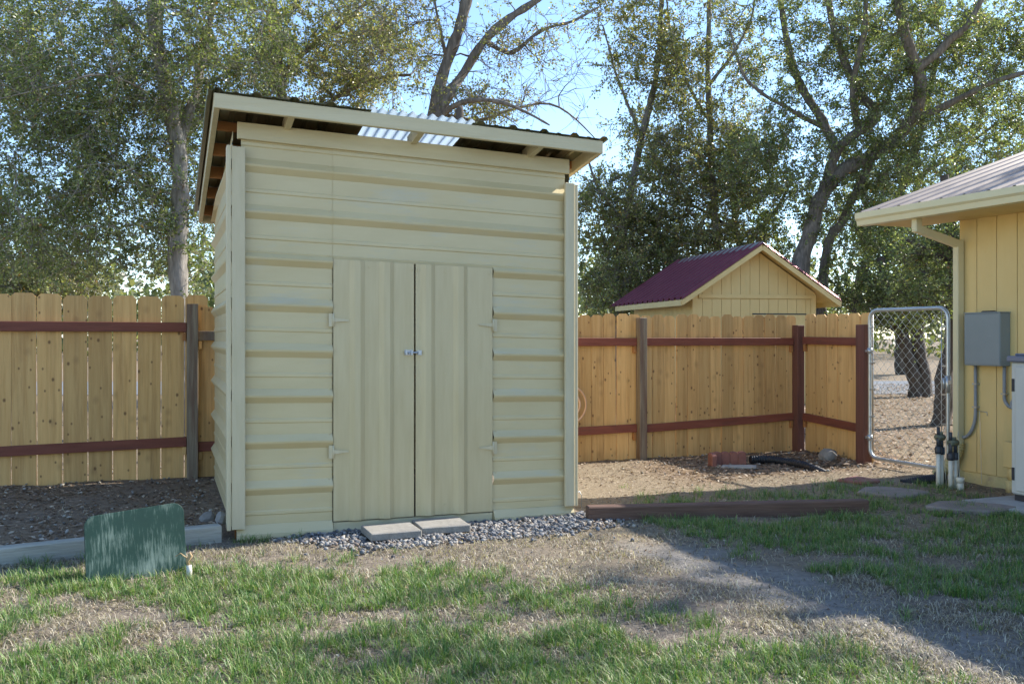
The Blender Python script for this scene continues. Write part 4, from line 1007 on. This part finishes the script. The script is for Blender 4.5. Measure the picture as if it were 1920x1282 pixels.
Y = 12.5
make_tree('oak_tree', 'oak with straight grey trunk rising behind the wide-board fence', [
    (lp(Y, [(338, gb_(Y)), (336, 560), (335, 450), (340, 350), (333, 270), (316, 190), (296, 90), (285, -40), (280, -170)]), .145, .075),
    (lp(Y, [(336, 300), (352, 215, .2), (372, 150, .4), (392, 40, .6), (412, -70, .8)]), .075, .04),
    (lp(Y, [(322, 215), (270, 170, -.5), (190, 140, -1), (90, 165, -1.2), (0, 185, -1.4)]), .018, .006),
    (lp(Y, [(300, 110), (230, 20, .5), (150, -60, .8)]), .05, .025)],
    [cr(Y, 180, 130, 250, 190, 210), cr(Y, 170, 370, 230, 150, 150, 1.4), cr(Y, 430, 60, 130, 150, 60), cr(Y, 300, -120, 330, 120, 60, 2.2), cr(Y, 340, 470, 90, 90, 22, .8, .8)],
    11, leaf=.047, lpt=17, bark='barkpale')
Y = 14.5
make_tree('oak_tree', 'oak with drooping limbs leaning in over the wide-board fence', [
    (lp(Y, [(-170, gb_(Y)), (-160, 480), (-130, 330), (-60, 220), (10, 175), (70, 150)]), .16, .06),
    (lp(Y, [(-130, 330), (-150, 180), (-120, 20), (-90, -100)]), .1, .04), (lp(Y, [(-150, 430), (-60, 420, .5), (30, 440, 1)]), .05, .02)],
    [cr(Y, 30, 130, 200, 170, 100), cr(Y, 30, 420, 190, 110, 90, 1.5), cr(Y, -120, 0, 200, 200, 60)], 12, leaf=.05, lpt=16)
Y = 15.5
make_tree('oak_tree', 'leafy oak standing directly behind the shed', [
    (lp(Y, [(545, gb_(Y)), (540, 420), (530, 250), (520, 130), (512, 20), (505, -120)]), .14, .07),
    (lp(Y, [(522, 150), (590, 80, .3), (660, 30, .6), (720, -30, .8)]), .06, .025), (lp(Y, [(530, 240), (620, 190, -.3), (700, 150, -.5), (770, 140, -.6)]), .05, .02)],
    [cr(Y, 560, 90, 190, 130, 105), cr(Y, 690, 120, 120, 90, 42), cr(Y, 560, -100, 260, 120, 60, 2.2), cr(Y, 420, 250, 80, 200, 40)], 13, leaf=.052, lpt=16, pal=LEAFY)
Y = 13.5
make_tree('oak_tree', 'twin-stemmed grey oak with sparse leaves above the shed roof', [
    (lp(Y, [(803, gb_(Y)), (802, 450), (806, 260), (818, 190), (838, 110), (862, 45), (880, -30), (895, -130)]), .13, .07),
    (lp(Y, [(806, 270), (830, 200), (868, 135, .2), (905, 80, .3), (955, 35, .4), (1010, -5, .5), (1080, -60, .6)]), .085, .045),
    (lp(Y, [(815, 235), (845, 205, -.3), (880, 188, -.5), (930, 190, -.7), (985, 210, -.8), (1030, 235, -.9)]), .045, .012),
    (lp(Y, [(910, 78, .3), (960, 100, .1), (1010, 60, 0), (1075, 40, -.1), (1120, 15, 0)]), .035, .014),
    (lp(Y, [(835, 215, .3), (900, 225, .5), (960, 205, .6), (1030, 195, .7), (1080, 225, .8), (1130, 275, .9)]), .032, .008),
    (lp(Y, [(838, 110), (826, 60, -.2), (815, 0, -.3)]), .03, .015)],
    [cr(Y, 890, 190, 100, 40, 26, .8), cr(Y, 1000, 70, 110, 60, 16, 1), cr(Y, 740, 60, 120, 110, 60), cr(Y, 930, -110, 230, 90, 40)],
    14, leaf=.045, lpt=10, twigs=6, bark='bark', pal=LEAFY, bare=[cr(Y, 1020, 150, 120, 110, 30, .8), cr(Y, 920, 90, 90, 60, 12, .6)])
o = thing('snag', 'broken brown trunk stub showing above the shed roof', 'tree trunk', at(862, gb_(11), 11))
z_ = 1.323 + (632 - 200) / FPX * 11
MB().tube([(0, 0, -.1 - .0), (.02, 0, 1.2), (-.01, 0, 2.4), (0, 0, z_ - .04), (.015, 0, z_)], [.1, .07, .055, .047, .03], 9).build('trunk', M['barkdark'], o)
o.location.z = 0
Y = 23.5
make_tree('oak_tree', 'bushy oak growing right behind the right shed corner', [
    (lp(Y, [(1165, gb_(Y)), (1160, 520), (1175, 400), (1200, 270), (1230, 150), (1240, 20), (1245, -100)]), .13, .05),
    (lp(Y, [(1172, 420), (1120, 350, -.5), (1100, 280, -.7)]), .05, .02), (lp(Y, [(1160, 540), (1230, 500, -.4), (1290, 480, -.6)]), .045, .015), (lp(Y, [(1205, 260), (1160, 150, .3), (1130, 50, .5)]), .05, .02)],
    [cr(Y, 1150, 400, 95, 90, 75), cr(Y, 1170, 520, 120, 75, 80), cr(Y, 1225, 170, 110, 120, 50), cr(Y, 1200, 30, 120, 90, 34), cr(Y, 1265, 330, 70, 110, 34)], 15, leaf=.078, lpt=15, spread=.6, pal=LEAFY)
Y = 23.6
make_tree('oak_tree', 'slim pale-trunked oak behind the red-roofed shed', [
    (lp(Y, [(1356, gb_(Y)), (1350, 520), (1340, 430), (1334, 330), (1331, 230), (1327, 140), (1330, 40), (1332, -80)]), .12, .05),
    (lp(Y, [(1331, 230), (1290, 160, .3), (1262, 90, .5), (1250, 0, .6)]), .05, .02), (lp(Y, [(1329, 160), (1375, 100, -.3), (1410, 30, -.4), (1420, -50, -.5)]), .05, .02),
    (lp(Y, [(1334, 320), (1280, 270, -.4), (1230, 250, -.7)]), .045, .015)],
    [cr(Y, 1330, 110, 110, 110, 55), cr(Y, 1280, 290, 90, 80, 40), cr(Y, 1390, 290, 80, 110, 50), cr(Y, 1330, -60, 150, 90, 30), cr(Y, 1320, 440, 120, 80, 60)], 16, leaf=.072, lpt=14, spread=.52, bark='barkpale', pal=LEAFY)
Y = 21.5
make_tree('oak_tree', 'large spreading oak with heavy leaning limbs behind the red-roofed shed', [
    (lp(Y, [(1495, gb_(Y)), (1506, 520), (1522, 430), (1538, 375), (1570, 335), (1620, 300), (1665, 270), (1700, 238)]), .26, .13),
    (lp(Y, [(1535, 385), (1550, 325), (1575, 280), (1612, 245), (1645, 215), (1615, 180), (1585, 120), (1560, 40), (1545, -80)]), .14, .05),
    (lp(Y, [(1572, 282), (1548, 235, .3), (1512, 180, .5), (1482, 105, .8), (1465, 20, 1), (1440, -80, 1)]), .12, .05),
    (lp(Y, [(1525, gb_(22), .5), (1548, 475, .5), (1582, 410, .4), (1612, 345, .3), (1650, 270, .2)]), .16, .07),
    (lp(Y, [(1690, 248), (1722, 190, -.5), (1718, 125, -.8), (1695, 60, -1), (1680, -60, -1)]), .15, .08),
    (lp(Y, [(1718, 130, -.8), (1770, 85, -1), (1815, 45, -1.2), (1850, -20, -1.4)]), .11, .05),
    (lp(Y, [(1700, 238), (1770, 200, -.5), (1850, 160, -1), (1940, 130, -1.5)]), .10, .04),
    (lp(Y, [(1610, 245), (1600, 160, -.5), (1620, 60, -.8), (1625, -60, -1)]), .09, .04),
    (lp(Y, [(1548, 240, .3), (1470, 200, .2), (1400, 150, .1), (1370, 60, 0)]), .06, .02)],
    [cr(Y, 1560, 80, 200, 130, 130, 2.2), cr(Y, 1760, 110, 190, 140, 130, 2.2), cr(Y, 1450, 300, 110, 120, 70, 1.8), cr(Y, 1720, 330, 150, 80, 70, 1.8), cr(Y, 1600, -90, 320, 90, 60, 2.5), cr(Y, 1620, 420, 110, 100, 60), cr(Y, 1890, 220, 110, 110, 50), cr(Y, 1620, 250, 100, 70, 40), cr(Y, 1880, 60, 80, 90, 40)],
    17, leaf=.066, lpt=15, bark='bark', lsides=12)
Y = 26
make_tree('oak_tree', 'oak showing between big oak and house roof', [
    (lp(Y, [(1590, gb_(Y)), (1605, 560), (1645, 450), (1700, 330), (1730, 220), (1760, 80)]), .18, .07), (lp(Y, [(1668, 440), (1620, 380), (1600, 300)]), .09, .03), (lp(Y, [(1690, 350), (1790, 290), (1870, 230)]), .08, .03)],
    [cr(Y, 1690, 470, 110, 70, 60, 2), cr(Y, 1790, 240, 150, 120, 70, 2), cr(Y, 1620, 350, 110, 100, 50, 2), cr(Y, 1730, 90, 170, 110, 50, 2)], 18, leaf=.085, lpt=13, bark='barkdark')
Y = 24.5
make_tree('oak_tree', 'dark low-branched oak in the shade behind the red-roofed shed', [
    (lp(Y, [(1420, gb_(Y)), (1400, 520), (1380, 430), (1370, 330)]), .15, .06), (lp(Y, [(1405, 540), (1300, 490), (1200, 480), (1120, 520)]), .08, .025), (lp(Y, [(1390, 470), (1450, 400), (1490, 330)]), .07, .025), (lp(Y, [(1380, 430), (1290, 380), (1230, 350)]), .06, .02)],
    [cr(Y, 1220, 480, 150, 100, 80, 2), cr(Y, 1420, 430, 140, 110, 80, 2), cr(Y, 1330, 330, 150, 90, 50, 2)], 19, leaf=.08, lpt=13, bark='barkdark')
Y = 20.6
make_tree('oak_tree', 'forked oak with two trunks seen through the chain-link gate', [
    (lp(Y, [(1716, gb_(Y)), (1708, 700), (1690, 630), (1668, 560), (1650, 480)]), .15, .08), (lp(Y, [(1737, gb_(Y)), (1733, 700), (1722, 620), (1728, 540), (1745, 440)]), .16, .08), (lp(Y, [(1690, 630), (1650, 600), (1610, 570)]), .05, .02)],
    [cr(Y, 1640, 545, 80, 50, 40, 1.5), cr(Y, 1740, 500, 90, 80, 50, 1.5), cr(Y, 1690, 580, 70, 40, 36, 1.5)], 20, leaf=.065, lpt=14, bark='barkdark')
Y = 14
make_tree('oak_tree', 'dark leaning oak trunk just beyond the gate latch', [
    (lp(Y, [(1762, gb_(Y)), (1768, 740), (1778, 660), (1790, 570), (1798, 480), (1780, 400), (1770, 330)]), .14, .07), (lp(Y, [(1790, 570), (1830, 500), (1880, 440)]), .06, .02), (lp(Y, [(1796, 500), (1740, 470), (1700, 450)]), .05, .02)],
    [cr(Y, 1760, 470, 70, 60, 34, 1), cr(Y, 1730, 560, 60, 40, 20, .9), cr(Y, 1860, 400, 110, 80, 40, 1.2)], 21, leaf=.05, lpt=15, bark='barkdark')
Y = 33
make_tree('oak_tree', 'distant pair of thin trunks beyond the road', [
    (lp(Y, [(1693, gb_(Y)), (1690, 680), (1684, 620), (1675, 540)]), .18, .09), (lp(Y, [(1706, gb_(Y)), (1707, 680), (1712, 610), (1725, 530)]), .15, .08)],
    [cr(Y, 1690, 560, 100, 50, 60, 2.5)], 22, leaf=.12, lpt=12, bark='barkdark')
Y = 42
make_tree('oak_tree', 'pale hazy-looking round oak far beyond the wide-board fence', [
    (lp(Y, [(85, gb_(Y)), (82, 600), (90, 550), (80, 500)]), .3, .1), (lp(Y, [(82, 600), (20, 550), (-20, 520)]), .12, .05), (lp(Y, [(90, 560), (140, 530), (180, 510)]), .12, .05)],
    [cr(Y, 70, 535, 130, 60, 150, 3)], 23, leaf=.16, lpt=14, bark='barkpale', spread=.8, pal=[(.16, .16, .07), (.2, .19, .09), (.13, .14, .06)])
# tree standing past the house: its crown dapples the lawn
make_tree('oak_tree', 'tall oak standing on the far side of the yellow house', [
    ([(13.2, 10.6, -.1), (13.1, 10.5, 2.5), (13.4, 10.3, 4.5), (12.8, 10.0, 7), (12.5, 9.6, 9.5)], .28, .1), ([(13.4, 10.3, 4.5), (14.5, 9.5, 7), (15, 9, 9)], .14, .05), ([(13.2, 10.4, 5), (11.8, 10.8, 7), (11, 11, 8.6)], .12, .04)],
    [((12.8, 9.8, 9), (2.4, 2.4, 1.6), 24), ((14.8, 9.2, 8.6), (1.5, 1.6, 1.4), 12), ((11.4, 10.8, 8.4), (1.3, 1.4, 1.2), 8)], 24, leaf=.085, lpt=14)
# far woodland
r = np.random.default_rng(77)
nc = 420; cxs = r.uniform(-75, 85, nc); cys = r.uniform(52, 95, nc); czs = r.uniform(.5, 1, nc) ** 1 * r.uniform(1, 8.5, nc)
k = 130; n = nc * k
P = np.repeat(np.stack([cxs, cys, czs], -1), k, 0) + r.normal(0, 1, (n, 3)) * np.array([1.9, 1.6, 1.2])
P[:, 2] = np.abs(P[:, 2]) + .2
ax = r.normal(0, 1, (n, 3)); ax /= np.linalg.norm(ax, axis=1)[:, None]; wx = np.cross(ax, r.normal(0, 1, (n, 3))); wx /= np.linalg.norm(wx, axis=1)[:, None]
s = r.uniform(.16, .36, n)[:, None]
V = np.stack([P - ax * s, P + wx * s * .6, P + ax * s, P - wx * s * .6], 1); F = np.arange(n * 4).reshape(n, 4)
pal_ = np.array([(.09, .11, .045), (.12, .135, .06), (.15, .15, .075), (.075, .09, .04)])
o = link('far_woodland', np_mesh('far_woodland', V.reshape(-1, 3), [F], np.repeat(pal_[r.integers(0, 4, n)] * np.repeat(r.uniform(.8, 1.5, nc), k)[:, None], 4, 0)), M['leaf']); o['kind'] = 'stuff'; tag(o, 'far-off green woodland closing the view beyond the road', 'woodland')
